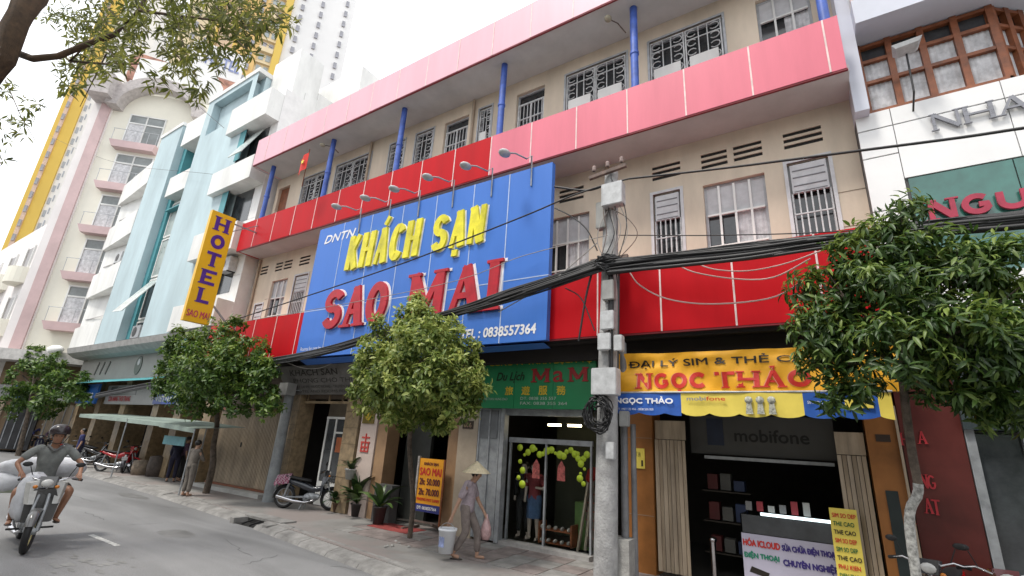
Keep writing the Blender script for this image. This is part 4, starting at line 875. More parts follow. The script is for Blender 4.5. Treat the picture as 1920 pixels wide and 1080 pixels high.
# ============================================================ CORNER BUILDING WITH PINK LEDGES
C_ = thing('corner_building', 'cream corner building with pink pilaster, pink window ledges and curved balconies', 'building', (-42, 14, 0))
d45 = Vector((.7071, .7071, 0)); FC = frame((-38.7, 8.3, 0), d45, (0, 0, 1), (d45.y, -d45.x, 0))
cy = mat('cream_yellow_paint', (.8, .77, .67), .7, .4, .05); cp = mat('rose_white_paint', (.8, .76, .75), .7, .5, .05); pk = mat('dusty_pink', (.58, .42, .42), .6, 1, .08)
b = B(); rbox(b, FC, -1.85, 7, 5.6, 24, -6, 0); part('corner_wall', b, cy, C_)
b = B(); rbox(b, FC, -1.85, -.7, 5.61, 25.2, .001, .12); part('rose_strip', b, cp, C_)
b = B(); rbox(b, FC, -1.35, -.75, 5.62, 24, .121, .22); part('pink_pilaster', b, pk, C_)
for k in range(5):
    z = 7.35+k*3.12
    b = B(); b.prism([(.0, z), (2.8, z), (2.7, z-.5), (.25, z-.5)], FC, .001, .55); part('pink_ledge', b, pk, C_)
    w_ = part('window', rbox(B(), FC, .45, 2.7, z+.001, z+.08, .001, .07), 'white', C_)
    b = B()
    for u in (.45, 1.5, 2.62): rbox(b, FC, u, u+.08, z+.081, z+2.3, .001, .07)
    rbox(b, FC, .531, 2.6, z+1.65, z+1.75, .001, .06); rbox(b, FC, .45, 2.7, z+2.301, z+2.38, .001, .07); part('frame', b, 'white', w_)
    b = B(); rbox(b, FC, .54, 1.49, z+.09, z+1.64, .001, .02); part('pane', b, 'curtain', w_)
    b = B(); rbox(b, FC, 1.59, 2.6, z+.09, z+1.64, .001, .02); rbox(b, FC, .54, 2.6, z+1.76, z+2.29, .001, .02); part('pane', b, mat('grey_glass', (.25, .27, .27), .2, 1, .2), w_)
    b = B()
    for u in (.1, .8, 1.5, 2.2, 2.75): b.tube([FC(u, z, .5), FC(u, z+.85, .5)], .015, 5)
    b.tube([FC(.05, z+.86, .5), FC(2.78, z+.86, .5)], .02, 5); part('railing', b, 'frame', w_)
b = B(); rbox(b, FC, -1.8, -.4, 22.6, 24.2, .13, 1.5); part('cornice', b, mat('cornice_grey', (.5, .46, .45), .8), C_)
arcp = [(2.2+3.0*math.cos(R(a)), 22.3+2.6*math.sin(R(a))) for a in range(0, 181, 12)]; arci = [(2.2+2.3*math.cos(R(a)), 22.3+1.9*math.sin(R(a))) for a in range(180, -1, -12)]
b = B()
for i in range(len(arcp)-1):
    j = len(arci)-1-i; b.prism([arcp[i], arcp[i+1], arci[j-1], arci[j]], FC, .01, .9)
part('arched_cornice', b, mat('cornice_grey', (0, 0, 0)), C_)
b = B(); rbox(b, FC, -.3, 4.6, 24.9, 27, -2, -.1); part('attic', b, 'white', C_)
# main street front of the corner building, with rounded balconies
c0 = FC(-1.85, 0, 0); FL = frame((c0.x, c0.y, 0), (-1, 0, 0), (0, 0, 1), (0, -1, 0))
b = B(); b.box(c0.x-16, c0.x, c0.y, c0.y+8, 0, 13.6); part('street_wall', b, cp, C_)
for k in range(2):
    z = 6.6+k*3.3
    for u in (.5, 4.3, 8.1):
        b = B()
        pr_ = [(u+1.0+1.0*math.cos(R(a)), .75*math.sin(R(a))) for a in range(0, 181, 20)]
        n = len(pr_); vs = [FL(p[0], z+dz, p[1]) for dz in (-.25, .75) for p in pr_]
        b.add(vs, [(i, i+1, n+i+1, n+i) for i in range(n-1)]+[tuple(range(n)), tuple(reversed(range(n, 2*n)))]); part('curved_balcony', b, cy, C_)
        b = B(); rbox(b, FL, u+.3, u+1.7, z+.76, z+2.2, .001, .05); w_ = part('window', b, mat('dim_window', (.16, .13, .12), .3, 1, .3), C_)
        b = B(); rbox(b, FL, u+.2, u+.3, z+.7, z+2.3, .002, .1); rbox(b, FL, u+1.7, u+1.8, z+.7, z+2.3, .002, .1); part('frame', b, 'white', w_)
b = B(); b.box(c0.x-16, c0.x+.1, c0.y-1.2, c0.y, 4.7, 5.1); rbox(b, FC, -2.6, 7, 4.9, 5.5, .001, 1.3); part('canopy', b, mat('white_canopy', (.6, .58, .56), .6), C_)
b = B(); rbox(b, FC, -2.6, 7, .1, 4.9, -3, -.3); part('ground_wall', b, mat('brown_wall', (0, 0, 0)), C_)
b = B(); b.ball(FC(1.5, 5.6, 1.1), (1.3, .3, .3), 10); part('canopy_ornament', b, 'white', C_)

gl_ = mat('dim_shopfront', (.07, .07, .075), .4, 1, .4)
for i in range(5):
    u = -2.3+i*1.85; b = B(); rbox(b, FC, u, u+1.5, .15, 2.7, -.299, -.2); d_ = part('shopfront', b, gl_ if i % 2 else 'gate', C_)
    b = B(); rbox(b, FC, u-.1, u+1.6, 2.9, 3.6, -.299, -.1); part('sign_panel', b, ['dull_signboard', 'bright_blue', 'white_paint', 'dull_red', 'dull_signboard'][i] and MATS[['dull_signboard', 'bright_blue', 'white_paint', 'dull_signboard', 'navy_blue'][i]], C_)
    b = B()
    for q in range(4): rbox(b, FC, u+.1+q*.38, u+.14+q*.38, .2, 2.6, -.199, -.17)
    part('frame', b, 'frame', d_)
for i in range(6):
    x = c0.x-1.2-i*2.6; b = B(); b.box(x-1.9, x, c0.y-.06, c0.y-.001, .1, 3.0); d_ = part('shopfront', b, gl_ if i % 2 else 'gate', C_)
    b = B(); b.box(x-2.2, x+.2, c0.y-.3, c0.y-.07, 3.2, 4.1); part('sign_panel', b, MATS[['white_paint', 'dull_signboard', 'navy_blue'][i % 3]], C_)
# ============================================================ HIGH RISES FAR BEHIND
yl = mat('yellow_tower', (.72, .5, .1), .7, .08, .05); yp = mat('pale_yellow_tower', (.75, .62, .4), .7, .08, .05); wt_ = mat('haze_pale_tower', (.82, .81, .8), .7, .05, .03); dw = mat('tower_window', (.38, .38, .42), .4, 1, .2)  # distance haze is put into the pale wall and window colours
dr = Vector((.5, .866, 0)); nn = Vector((dr.y, -dr.x, 0))
T1 = thing('yellow_tower', 'tall yellow tower at the left edge with a pink strip of small windows', 'building', (-143, 20, 0)); F1 = frame((-143.3, 19.6, 0), dr, (0, 0, 1), nn)
b = B(); rbox(b, F1, 0, 3.6, 0, 112, -14, 0); part('tower_wall', b, yl, T1)
b = B(); rbox(b, F1, .85, 1.55, 0, 112.1, .001, .25); part('window_strip', b, mat('rose_strip_t', (.7, .52, .42), .7), T1)
b = B(); rbox(b, F1, 3.601, 12, 0, 118, -13, -.5); part('rear_wing', b, wt_, T1)
for k in range(30):
    b = B(); rbox(b, F1, 3.9, 4.35, 22+k*3.1, 23.6+k*3.1, -.499, -.4); rbox(b, F1, 4.6, 4.8, 22.9+k*3.1, 24.4+k*3.1, -.499, -.4); part('window', b, mat('pale_slate_window', (.42, .45, .5), .4), T1)
wm = B(); rbox(wm, FY(0), 0, .55, 0, 1.5, 0, .3); wme = wm.mesh('window'); wme.materials.append(dw)
wm2 = B(); wm2.box(-.1, .1, -.275, .275, 0, 1.4); wme2 = wm2.mesh('window'); wme2.materials.append(dw)
ang = math.atan2(dr.y, dr.x)
def wins(Tw, Fr, u, zs_, me, sx=1, d=.3):
    for z in zs_:
        o = bpy.data.objects.new('window', me); COL.objects.link(o); o.parent = Tw; o.location = Fr(u, z, d)-Tw.location; o.rotation_euler = (0, 0, ang); o.scale = (sx, 1, 1)
wins(T1, F1, .95, [20+i*3.4 for i in range(27)], wme, .9, .2)
T2 = thing('ochre_tower', 'tall ochre and yellow tower behind the teal building with balcony stacks', 'building', (-98, 34, 0)); F2 = frame((-99.2, 32.2, 0), dr, (0, 0, 1), nn)
oc = mat('ochre_tower', (.78, .52, .2), .7, .08, .05)
for nm, u0, u1, mt_, dp in (('pale_bay', -7.5, -1.6, yp, -.5), ('pale_bay', -1.2, 2.0, mat('peach_bay', (.75, .55, .38), .7), -.2), ('ochre_bay', 2.4, 6.6, oc, 0), ('balcony_bay', 6.6, 9.6, yp, -.4), ('yellow_fin', 9.6, 11.0, yl, .5), ('yellow_fin', -1.6, -1.2, yl, .5), ('yellow_fin', 2.0, 2.4, yl, .4)):
    b = B(); rbox(b, F2, u0, u1-.002, 30, 150, -14, dp); part(nm, b, mt_, T2)
wins(T2, F2, 5.0, [62+i*3.1 for i in range(20)], wme, 1.4, .05)
wins(T2, F2, -3.2, [62+i*3.1 for i in range(16)], wme, 1.4, -.45); wins(T2, F2, -5.6, [62+i*3.1 for i in range(16)], wme, 1.4, -.45)
for i in range(16):
    z = 62+i*3.1
    b = B(); rbox(b, F2, 6.7, 9.5, z-.3, z+.9, -.399, .4) if i % 3 == 0 else rbox(b, F2, 6.7, 9.5, z-.2, z, -.399, .2); bl = part('balcony', b, yp, T2)
    b = B(); rbox(b, F2, 7.0, 7.9, z+.95, z+2.5, -.399, -.3); rbox(b, F2, 8.4, 9.3, z+.95, z+2.5, -.399, -.3); part('balcony_window', b, dw if i % 3 == 0 else mat('pale_glass', (.4, .45, .46), .3), bl)
T3 = thing('white_tower', 'haze pale white tower beside the ochre tower above the hotel roof', 'building', (-88, 52, 0))
b = B(); rbox(b, F2, 11.01, 24, 30, 150, -16, -.3); part('tower_wall', b, wt_, T3)
for u in (12.6, 16.6, 21.8): wins(T3, F2, u, [58+i*3.1 for i in range(22)], wme, 1.3, -.2)
hb = thing('rooftop_hotel_sign', 'white rooftop panel with pale blue HOTEL letters before ochre tower', 'sign', (-62, 24, 34))
FQ = frame((-70.6, 24.6, 0), dr, (0, 0, 1), nn)
def onF(px, py, o, U):   # where a sight line meets the upright plane through o along U
    q = ray(px, py); n = Vector((U.y, -U.x, 0)); t_ = (Vector(o)-CP).dot(n)/q.dot(n); p = CP+q*t_; return (p-Vector(o)).dot(U), p.z
ua, za = onF(388, 105, (-70.6, 24.6, 0), dr); ub, zb = onF(440, 130, (-70.6, 24.6, 0), dr)
b = B(); rbox(b, FQ, ua-2, ub+1, min(za, zb)-2.2, max(za, zb)+2.2, -.4, 0); part('panel', b, wt_, hb)
b = B(); text(b, 'HOTEL', FQ, ua, (za+zb)/2-1, ub-ua+.6, 1.9, d=.1, off=.02); part('lettering', b, mat('pale_blue_letter', (.3, .35, .6), .5), hb)
b = B(); rbox(b, FQ, ua-8, ub+4, min(za, zb)-7, min(za, zb)-2.6, -6, .2); part('hoarding', b, mat('salmon_hoarding', (.6, .3, .22), .7, .6, .4), hb)
b = B(); rbox(b, FQ, ua-7.5, ub+3.5, 0, min(za, zb)-7.01, -6, 0); part('support_block', b, wt_, hb)

# ============================================================ UTILITY POLES, BOXES AND CABLES
def P3(px, py, y): x, z = S(px, py, y); return Vector((x, y, z))
def depth(p): return (Vector(p)-CP).dot(_f)
pole = thing('utility_pole', 'old concrete utility pole hung with meter boxes and coiled cable', 'pole', (-3.24, 7.9, PV))
b = B(); b.tube([(-3.26, 7.9, PV-.05), (-3.2, 7.9, 3.6), (-3.12, 7.9, 7.25)], [.19, .17, .13], 14); part('shaft', b, mat('pale_concrete', (.42, .42, .42), .85, 2.5, .25, bump=.6), pole)
b = B(); b.bar((-3.5, 7.7, 7.12), (-2.75, 7.7, 7.2), .07); b.bar((-3.45, 7.7, 5.35), (-2.75, 7.72, 5.35), .07); part('crossarm', b, mat('rusty_steel', (.18, .13, .11), .8, 8, .3), pole)
def pbox(px0, py0, px1, py1, y, dpt, nm, mt, par, lab=None):
    x0, z1 = S(px0, py0, y); x1, z0 = S(px1, py1, y); b = B()
    e = .012
    b.box(x0+e, x1-e, y, y+dpt, z0+e, z1-e); b.box(x0, x1, y+.01, y+dpt-.01, z0+e, z1-e); b.box(x0+e, x1-e, y+.01, y+dpt-.01, z0, z1)
    b.box(x0+.02, x0+.026, y-.003, y, z0+.03, z1-.03)
    return part(nm, b, mt, par, lab)
pbox(1108, 690, 1155, 740, 7.5, .22, 'meter_box', 'boxw', pole, 'large white meter box')
pbox(1127, 346, 1166, 378, 7.55, .2, 'junction_box', 'boxw', pole, 'white box near the pole top')
pbox(1128, 526, 1150, 560, 7.6, .14, 'junction_box', mat('grey_box', (.3, .3, .29), .6), pole); pbox(1125, 583, 1150, 616, 7.6, .14, 'junction_box', 'boxw', pole)
pbox(1120, 625, 1144, 655, 7.6, .14, 'junction_box', 'boxw', pole); pbox(1150, 628, 1166, 657, 7.62, .14, 'junction_box', 'boxw', pole)
pbox(1135, 828, 1151, 862, 7.6, .1, 'meter_box', 'boxw', pole, 'small white meter box'); pbox(1117, 380, 1135, 425, 7.7, .16, 'lamp_bracket_box', mat('grey_box', (0, 0, 0)), pole)
pbox(1160, 770, 1178, 800, 7.9, .1, 'junction_box', mat('grey_box', (0, 0, 0)), pole)
for k in range(3):
    b = B(); z = 7.25+k*.02; x = -3.4+k*.28; b.lathe([(.03, 0), (.05, .03), (.03, .06), (.05, .09), (.02, .12)], (x, 7.7, z), 8); part('insulator', b, mat('brown_ceramic', (.3, .22, .2), .3), pole)
# second grey conduit bundle standing beside the pole
b = B(); x = S(1172, 950, 8.2)[0]; b.tube([(x, 8.2, PV), (x+.0, 8.2, 3.9)], .06, 10); b.tube([(x+.14, 8.25, PV), (x+.14, 8.25, 2.5)], .045, 10)
solo('conduit', b, mat('grey_conduit', (.2, .2, .21), .6, 5, .2), 'grey conduit pipes rising beside the concrete utility pole', 'pipe')
b = B(); x = S(1160, 980, 8.1)[0]; b.box(x-.12, x+.22, 7.95, 8.3, PV, .75); solo('concrete_block', b, 'conc', 'rough concrete block at the foot of the utility pole', 'block')
cr = random.Random(5)
# coil of cable
coil = thing('cable_coil', 'messy coil of black cable hanging on the utility pole under the meter box', 'cable', (-3.4, 7.55, 2.3))
cc = P3(1122, 775, 7.6)
for k in range(16):
    b = B(); ra, rb = cr.uniform(.1, .24), cr.uniform(.14, .3); ox, oz = cr.uniform(-.07, .07), cr.uniform(-.05, .05); tl = cr.uniform(-.5, .5)
    b.tube([(cc.x+ox+ra*math.cos(a*PI/9)+tl*.05*math.sin(a*PI/9), cc.y+cr.uniform(-.1, .03), cc.z+oz+rb*math.sin(a*PI/9)) for a in range(19)], cr.uniform(.007, .014), 5, False); part('cable', b, 'cable', coil)
def catenary(a, b_, sag, n=14, jit=0, ph=0):
    a, b_ = Vector(a), Vector(b_); return [a.lerp(b_, i/n)+Vector((0, jit*math.sin(i*.9+ph*1.7), -sag*4*(i/n)*(1-i/n)+jit*math.sin(i*1.3+ph))) for i in range(n+1)]
def smooth(P, n=5):
    Q = [P[0]*2-P[1]]+P+[P[-1]*2-P[-2]]; out = []
    for i in range(1, len(Q)-2):
        for j in range(n):
            t_ = j/n; out.append(.5*((2*Q[i])+(Q[i+1]-Q[i-1])*t_+(2*Q[i-1]-5*Q[i]+4*Q[i+1]-Q[i+2])*t_*t_+(3*Q[i]-Q[i-1]-3*Q[i+1]+Q[i+2])*t_**3))
    return out+[P[-1]]
main = thing('cable_bundle', 'thick sagging bundle of black cables crossing the front of the hotel', 'cable', (-8, 7.6, 4))
pathL = [(1140, 492, 7.65), (1027, 530, 7.5), (950, 556, 7.4), (880, 578, 7.3), (800, 600, 7.25), (720, 625, 7.25), (640, 650, 7.3), (560, 668, 7.35), (480, 683, 7.4), (330, 712, 7.5), (180, 742, 7.6)]
pathR = [(1140, 500, 7.65), (1250, 487, 7.5), (1400, 472, 7.4), (1520, 455, 7.3), (1628, 442, 7.2), (1749, 428, 7.1), (1920, 410, 7.0), (2100, 385, 6.9)]
for k in range(17):
    for pth, w_ in ((pathL, 1), (pathR, 1)):
        ph = cr.uniform(0, 6); pts = []
        for i, (px, py, y) in enumerate(pth):
            sp = .085+.05*abs(math.sin(i*1.1+ph))+(.05 if i < 3 else 0)
            p = P3(px, py, y); s_ = cr.uniform(-1, 1); pts.append(p+Vector((0, s_*.04, (k-8)/8*sp*.75+.018*s_)))
        ip = smooth(pts, 4); b = B(); b.tube(ip, cr.choice((.013, .018, .024, .032)), 6, False); part('cable', b, 'cable', main)
def wire(pp, r, mt, label, nm='overhead_wire', sag=0, grp=None):
    pts = [P3(*q) for q in pp]; ip = smooth(pts); b = B(); b.tube(ip, r, 6, False); return solo(nm, b, mt, label, 'wire', grp)
wire([(430, 603, 7.4), (600, 547, 7.4), (760, 492, 7.4), (900, 438, 7.45), (1000, 398, 7.5), (1070, 368, 7.55), (1140, 345, 7.6), (1180, 335, 7.6)], .017, 'cable', 'single black wire slanting up across the blue billboard to the pole top')
wire([(1180, 335, 7.6), (1360, 315, 7.5), (1600, 284, 7.4), (1800, 258, 7.3), (1920, 240, 7.2), (2100, 215, 7.1)], .02, 'cable', 'thick black wire from pole top across the vents toward the NHA letters')
wire([(1040, 350, 7.6), (1100, 357, 7.6), (1140, 345, 7.6)], .022, 'cable', 'short black cable stub hanging left of the pole top')
wire([(1160, 441, 7.7), (1350, 441, 7.6), (1600, 432, 7.5), (1920, 395, 7.3)], .009, 'cable', 'thin black wire level with the lower window sills')
wire([(430, 608, 7.6), (800, 540, 7.6), (980, 480, 7.6), (1140, 441, 7.7)], .008, 'greycable', 'thin grey wire rising to the pole from left below the yellow words')
wire([(935, 585, 7.5), (1030, 530, 7.5), (1080, 490, 7.6), (1120, 455, 7.7)], .011, 'greycable', 'pale cable climbing to pole beside the black bundle')
wire([(1180, 510, 7.8), (1200, 535, 7.8), (1250, 560, 7.8), (1330, 570, 7.8), (1440, 560, 7.7), (1500, 530, 7.6), (1530, 500, 7.5)], .012, mat('pale_pink_cable', (.55, .4, .38), .6), 'lowest pale cable looping across the right red band', grp=None)
wire([(1260, 490, 7.8), (1300, 510, 7.8), (1380, 523, 7.8), (1450, 520, 7.7), (1520, 485, 7.6)], .011, mat('pale_pink_cable', (0, 0, 0)), 'middle pale cable looping across the right red band')
wire([(1300, 492, 7.8), (1340, 505, 7.8), (1400, 508, 7.8), (1470, 495, 7.7), (1540, 470, 7.6)], .01, mat('pale_pink_cable', (0, 0, 0)), 'uppermost pale cable looping across the right red band')
wire([(1040, 390, 7.7), (1070, 405, 7.7), (1100, 430, 7.7), (1120, 470, 7.7)], .012, 'cable', 'black cable drooping from billboard edge to the cable knot')
wire([(1085, 640, 7.7), (1098, 560, 7.7), (1110, 510, 7.7)], .02, 'cable', 'dark cable hanging left of the pole against the red band')
wire([(1060, 540, 7.7), (1090, 560, 7.7), (1115, 620, 7.7)], .012, 'cable', 'thin dark cable curving down left of the pole')
wire([(640, 672, 8.3), (600, 690, 8.4), (560, 688, 8.4), (505, 665, 8.3)], .012, 'greycable', 'pale cable drooping over the grey notice board')
# knot where everything meets at the pole
kn = thing('cable_knot', 'dense dark tangle of cables knotted round the utility pole', 'cable', (-3.2, 7.6, 5.2))
kc = P3(1142, 497, 7.66)
for k in range(26):
    b = B(); a0 = cr.uniform(0, 6.28); pts = []
    for i in range(9):
        a = a0+i*cr.uniform(.5, .9); pts.append((kc.x+cr.uniform(.08, .26)*math.cos(a), kc.y-.04+.1*math.sin(a*1.3), kc.z+cr.uniform(.05, .17)*math.sin(a)+.03))
    b.tube(smooth([Vector(p) for p in pts], 3), cr.uniform(.008, .018), 5, False); part('cable', b, 'cable', kn)
for k in range(8):
    b = B(); x = kc.x+cr.uniform(-.02, .2); z1 = kc.z; z0 = cr.choice((2.5, 3.0, 3.6, 4.2)); b.tube([(x, 7.68, z1), (x+cr.uniform(-.04, .05), 7.66, (z0+z1)/2), (x+cr.uniform(-.05, .05), 7.68, z0)], cr.uniform(.012, .025), 6); part('drop_cable', b, 'cable', kn)
for k in range(9):
    b = B(); x = kc.x+cr.uniform(-.2, .2); z0 = kc.z+.1; z1 = cr.uniform(6.3, 7.3); w_ = cr.uniform(-.35, .4)
    b.tube(smooth([Vector(p) for p in [(x, 7.68, z0), (x+w_*.9, 7.66, z0+(z1-z0)*.35), (x+w_*.5, 7.66, z0+(z1-z0)*.7), (kc.x+.03, 7.7, z1)]]), cr.uniform(.006, .011), 5, False); part('loop_cable', b, cr.choice(['cable', 'greycable', mat('rusty_steel', (0, 0, 0))]), kn)
# thin grey pole with box at the tiled pier
t = thing('grey_pole', 'thin grey concrete pole with a box standing left of the tiled pier', 'pole', (-14.1, 8.6, PV))
q0 = (S(512, 895, 8.72)[0], 8.72); qt = P3(560, 745, q0[1])
b = B(); b.tube([(q0[0], q0[1], PV-.03), (q0[0]+.02, q0[1], 3.3)], [.17, .13], 12); part('shaft', b, mat('blue_grey_concrete', (.3, .32, .33), .8, 3, .2, bump=.4), t)
b = B(); b.box(q0[0]-.2, q0[0]+.22, q0[1]-.25, q0[1]+.05, 3.05, 3.4); part('switch_box', b, mat('grey_box', (0, 0, 0)), t)
# far poles and lamps at the left
t = thing('utility_pole', 'distant grey utility pole leaning at the left edge behind the rider', 'pole', (-34, 9.5, 0))
b = B(); a = P3(18, 800, 9.4); c = P3(70, 640, 9.4); b.tube([(a.x, 9.4, 0), (a.x+.05, 9.4, 7.2)], [.2, .14], 10); part('shaft', b, 'conc', t)
b = B(); b.tube([(a.x, 9.4, 6.6), (a.x-1.2, 8.9, 7.4), (a.x-2.2, 8.5, 7.6)], .05, 6); part('lamp_arm', b, 'steel', t)
t = thing('traffic_light', 'traffic light with a lit red lamp above the left street corner', 'light', (-33, 8.8, 3))
p = P3(30, 655, 8.8); b = B(); b.box(p.x-.3, p.x+.05, 8.8, 9.0, p.z-.45, p.z+.5); part('housing', b, mat('black_housing', (.012, .015, .015), .5), t)
b = B(); b.box(p.x+.12, p.x+.5, 8.8, 8.95, p.z-.4, p.z+.15); part('red_panel', b, mat('red_signal', (.8, .03, .03), .5, emit=.8), t)
b = B(); b.tube([(p.x-.1, 9.0, PV), (p.x-.1, 9.0, p.z+.7)], .06, 8); part('signal_pole', b, 'steel', t)
wire([(-60, 300, 6), (30, 232, 5), (70, 170, 4.5), (140, 60, 4)], .008, 'cable', 'thin wire crossing the sky through the leaves at top left')
wire([(10, 150, 5), (60, 230, 6), (200, 300, 8), (430, 330, 8.2)], .008, 'cable', 'thin wire dropping from the shade tree toward the teal building')
wire([(160, 40, 5), (290, 130, 7), (420, 240, 8)], .012, 'cable', 'dark wire slanting behind the leaves toward the pale cornice')

# ============================================================ TREES
LEAF = {}
def leafdata(L, Wd, fold=.25, droop=.3):
    # 6 points: base, two shoulders, two outer, tip  (folded along the midrib)
    return [(0, 0, 0), (L*.35, Wd/2, fold*Wd*.5), (L*.35, 0, -droop*L*.05), (L*.35, -Wd/2, fold*Wd*.5), (L*.72, Wd*.36, fold*Wd*.4-droop*L*.14), (L*.72, 0, -droop*L*.18), (L*.72, -Wd*.36, fold*Wd*.4-droop*L*.14), (L, 0, -droop*L*.4)], \
           [(0, 2, 1), (0, 3, 2), (1, 2, 5, 4), (2, 3, 6, 5), (4, 5, 7), (5, 6, 7)]
def foliage(name, tips, L, Wd, nper, droop, mt, parent, tr, spread=1.0, tiptone=None):
    vs = []; fs = []; leaf_tones = []
    lv, lf_ = leafdata(1, Wd/L, .3, droop)
    for c, n, leaf_tone in tips:
        n = n.normalized()
        for k in range(nper):
            a = 2*PI*(k+tr.random()*.6)/nper; el = tr.uniform(-.5, .9)*spread
            side = n.cross(Vector((tr.uniform(-1, 1), tr.uniform(-1, 1), .3))).normalized(); o2 = n.cross(side)
            d = (side*math.cos(a)+o2*math.sin(a))*1.0+n*el; d.z -= droop*.6; d.normalize()
            u = (n+Vector((0, 0, .6))+Vector((tr.uniform(-.4, .4), tr.uniform(-.4, .4), tr.uniform(-.2, .4)))).normalized(); s_ = u.cross(d)
            if s_.length < .1: continue
            s_.normalize(); u = d.cross(s_); sc_ = L*tr.uniform(.6, 1.15); o = c+d*.02+Vector((tr.uniform(-.03, .03), tr.uniform(-.03, .03), tr.uniform(-.03, .03)))
            b0 = len(vs)
            for x, y, z in lv: p = o+(d*x+s_*y+u*z)*sc_; vs.append((p.x, p.y, p.z))
            fs += [tuple(i+b0 for i in f) for f in lf_]; ag = min(1, max(0, leaf_tone+tr.uniform(-.15, .15))); leaf_tones += [ag]*8
    me = bpy.data.meshes.new(name); me.from_pydata(vs, [], fs); me.update()
    at = me.attributes.new('leaf_tone', 'FLOAT', 'POINT'); at.data.foreach_set('value', leaf_tones)
    me.polygons.foreach_set('use_smooth', [True]*len(me.polygons))
    return part(name, me, mt, parent)
def crown_tips(blobs, n, tr, tonef, cl=.17, per=9):
    tips = []; tot = sum(r**2 for _, r in blobs)
    for c, r in blobs:
        for _ in range(max(3, int(n*r*r/tot/per*.8))):
            d = Vector((tr.gauss(0, 1), tr.gauss(0, 1), tr.gauss(0, 1))).normalized(); q = r*(tr.random()**.3)*tr.uniform(.8, 1.16)
            p = c+d*q; tone0 = tr.uniform(-.22, .22)
            if any((p-c2).length < r2*.6 for c2, r2 in blobs if c2 is not c): continue
            cr_r = cl*tr.uniform(.6, 1.3)
            for _ in range(per):
                e = Vector((tr.gauss(0, 1), tr.gauss(0, 1), tr.gauss(0, .8)+.25)); e = e.normalized()*cr_r*tr.random()**.4
                tips.append((p+e, (d*.6+e.normalized()*.8+Vector((0, 0, .35))), tonef(p, (d+e.normalized()).normalized(), q/r)+tone0))  # tone value rises for upward-facing tips, plus a random shift per clump
    return tips
def tree(name, label, base, trunk, r0, r1, blobs, n, L, Wd, nper, droop, mt, seed, tonef, group=None, limbs=9, barkm='bark', cl=.17):
    tr = random.Random(seed); t = thing(name, label, 'tree', base, group=group)
    trunk = smooth([Vector(p) for p in trunk], 4); b = B(); k = len(trunk); b.tube(trunk, [r0+(r1-r0)*i/(k-1) for i in range(k)], 10); tk = part('trunk', b, barkm, t)
    top = Vector(trunk[-1])
    for c, r in blobs[:limbs]:
        st = Vector(trunk[-2]).lerp(top, tr.random()); mid = st.lerp(c, .5)+Vector((tr.uniform(-.1, .1), tr.uniform(-.1, .1), tr.uniform(-.05, .12)))
        b = B(); b.tube([st, mid, c], [r1*.55, r1*.35, .012], 6); part('limb', b, barkm, t)
        for q in range(4):
            e = c+Vector((tr.gauss(0, 1), tr.gauss(0, 1), tr.gauss(0, 1))).normalized()*r*.8; b = B(); b.tube([mid.lerp(c, .6), e], [.014, .005], 4); part('twig', b, barkm, t)
    cr_ = foliage('crown', crown_tips(blobs, n, tr, tonef, cl), L, Wd, nper, droop, mt, t, tr); cr_['kind'] = 'stuff'
    return t
def PB(lst, y0):
    out = []
    for px, py, rp, dy in lst:
        p = P3(px, py, y0+dy); out.append((p, rp*depth(p)/FPX*.93))
    return out
lm_c = leafmat('round_tree_leaf', (.04, .08, .015), (.17, .24, .05), (.5, .54, .16), .6)
lm_l = leafmat('street_tree_leaf', (.02, .055, .014), (.09, .17, .028), (.32, .41, .08), .7)
lm_r = leafmat('glossy_leaf', (.016, .04, .012), (.06, .12, .022), (.33, .42, .09), .7, .35)
lm_o = leafmat('canopy_leaf', (.035, .045, .01), (.11, .13, .025), (.32, .32, .07), .7, .6)
# round tree in the middle
BL = PB([(785, 700, 85, 0), (700, 690, 50, .1), (725, 640, 50, 0), (790, 615, 50, 0), (850, 650, 52, 0), (875, 705, 45, .1), (800, 660, 75, -.5), (740, 730, 60, -.35), (850, 740, 52, -.2), (700, 740, 42, 0), (785, 575, 24, 0), (772, 595, 26, .1), (760, 765, 45, .1), (820, 770, 40, .2), (890, 740, 32, .1),
          (735, 690, 55, -.6), (830, 705, 60, -.6), (780, 720, 60, -.7)], 6.95)
q = G(768, 1010, PV)
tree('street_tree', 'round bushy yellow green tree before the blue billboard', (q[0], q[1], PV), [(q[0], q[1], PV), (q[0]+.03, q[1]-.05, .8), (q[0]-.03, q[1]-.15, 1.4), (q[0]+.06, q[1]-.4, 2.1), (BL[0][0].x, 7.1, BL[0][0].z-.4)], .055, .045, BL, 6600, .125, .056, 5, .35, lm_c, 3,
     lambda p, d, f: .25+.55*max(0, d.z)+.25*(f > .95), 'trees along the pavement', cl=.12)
BL = PB([(400, 695, 70, 0), (330, 680, 40, 0), (350, 650, 38, 0), (420, 640, 42, 0), (465, 670, 42, 0), (490, 720, 40, .1), (450, 740, 45, 0), (380, 745, 42, 0), (320, 715, 34, 0), (410, 690, 60, -.5), (440, 615, 22, 0), (500, 690, 30, 0), (345, 745, 28, .1), (500, 755, 26, .1)], 7.3)
q = G(386, 925, PV)
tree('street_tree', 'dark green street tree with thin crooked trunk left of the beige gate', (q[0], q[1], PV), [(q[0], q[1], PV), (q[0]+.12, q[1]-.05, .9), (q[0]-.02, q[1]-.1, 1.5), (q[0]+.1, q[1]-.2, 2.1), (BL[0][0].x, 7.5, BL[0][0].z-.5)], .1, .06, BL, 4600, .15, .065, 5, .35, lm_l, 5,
     lambda p, d, f: .1+.5*max(0, d.z)+.2*(f > 1), 'trees along the pavement')
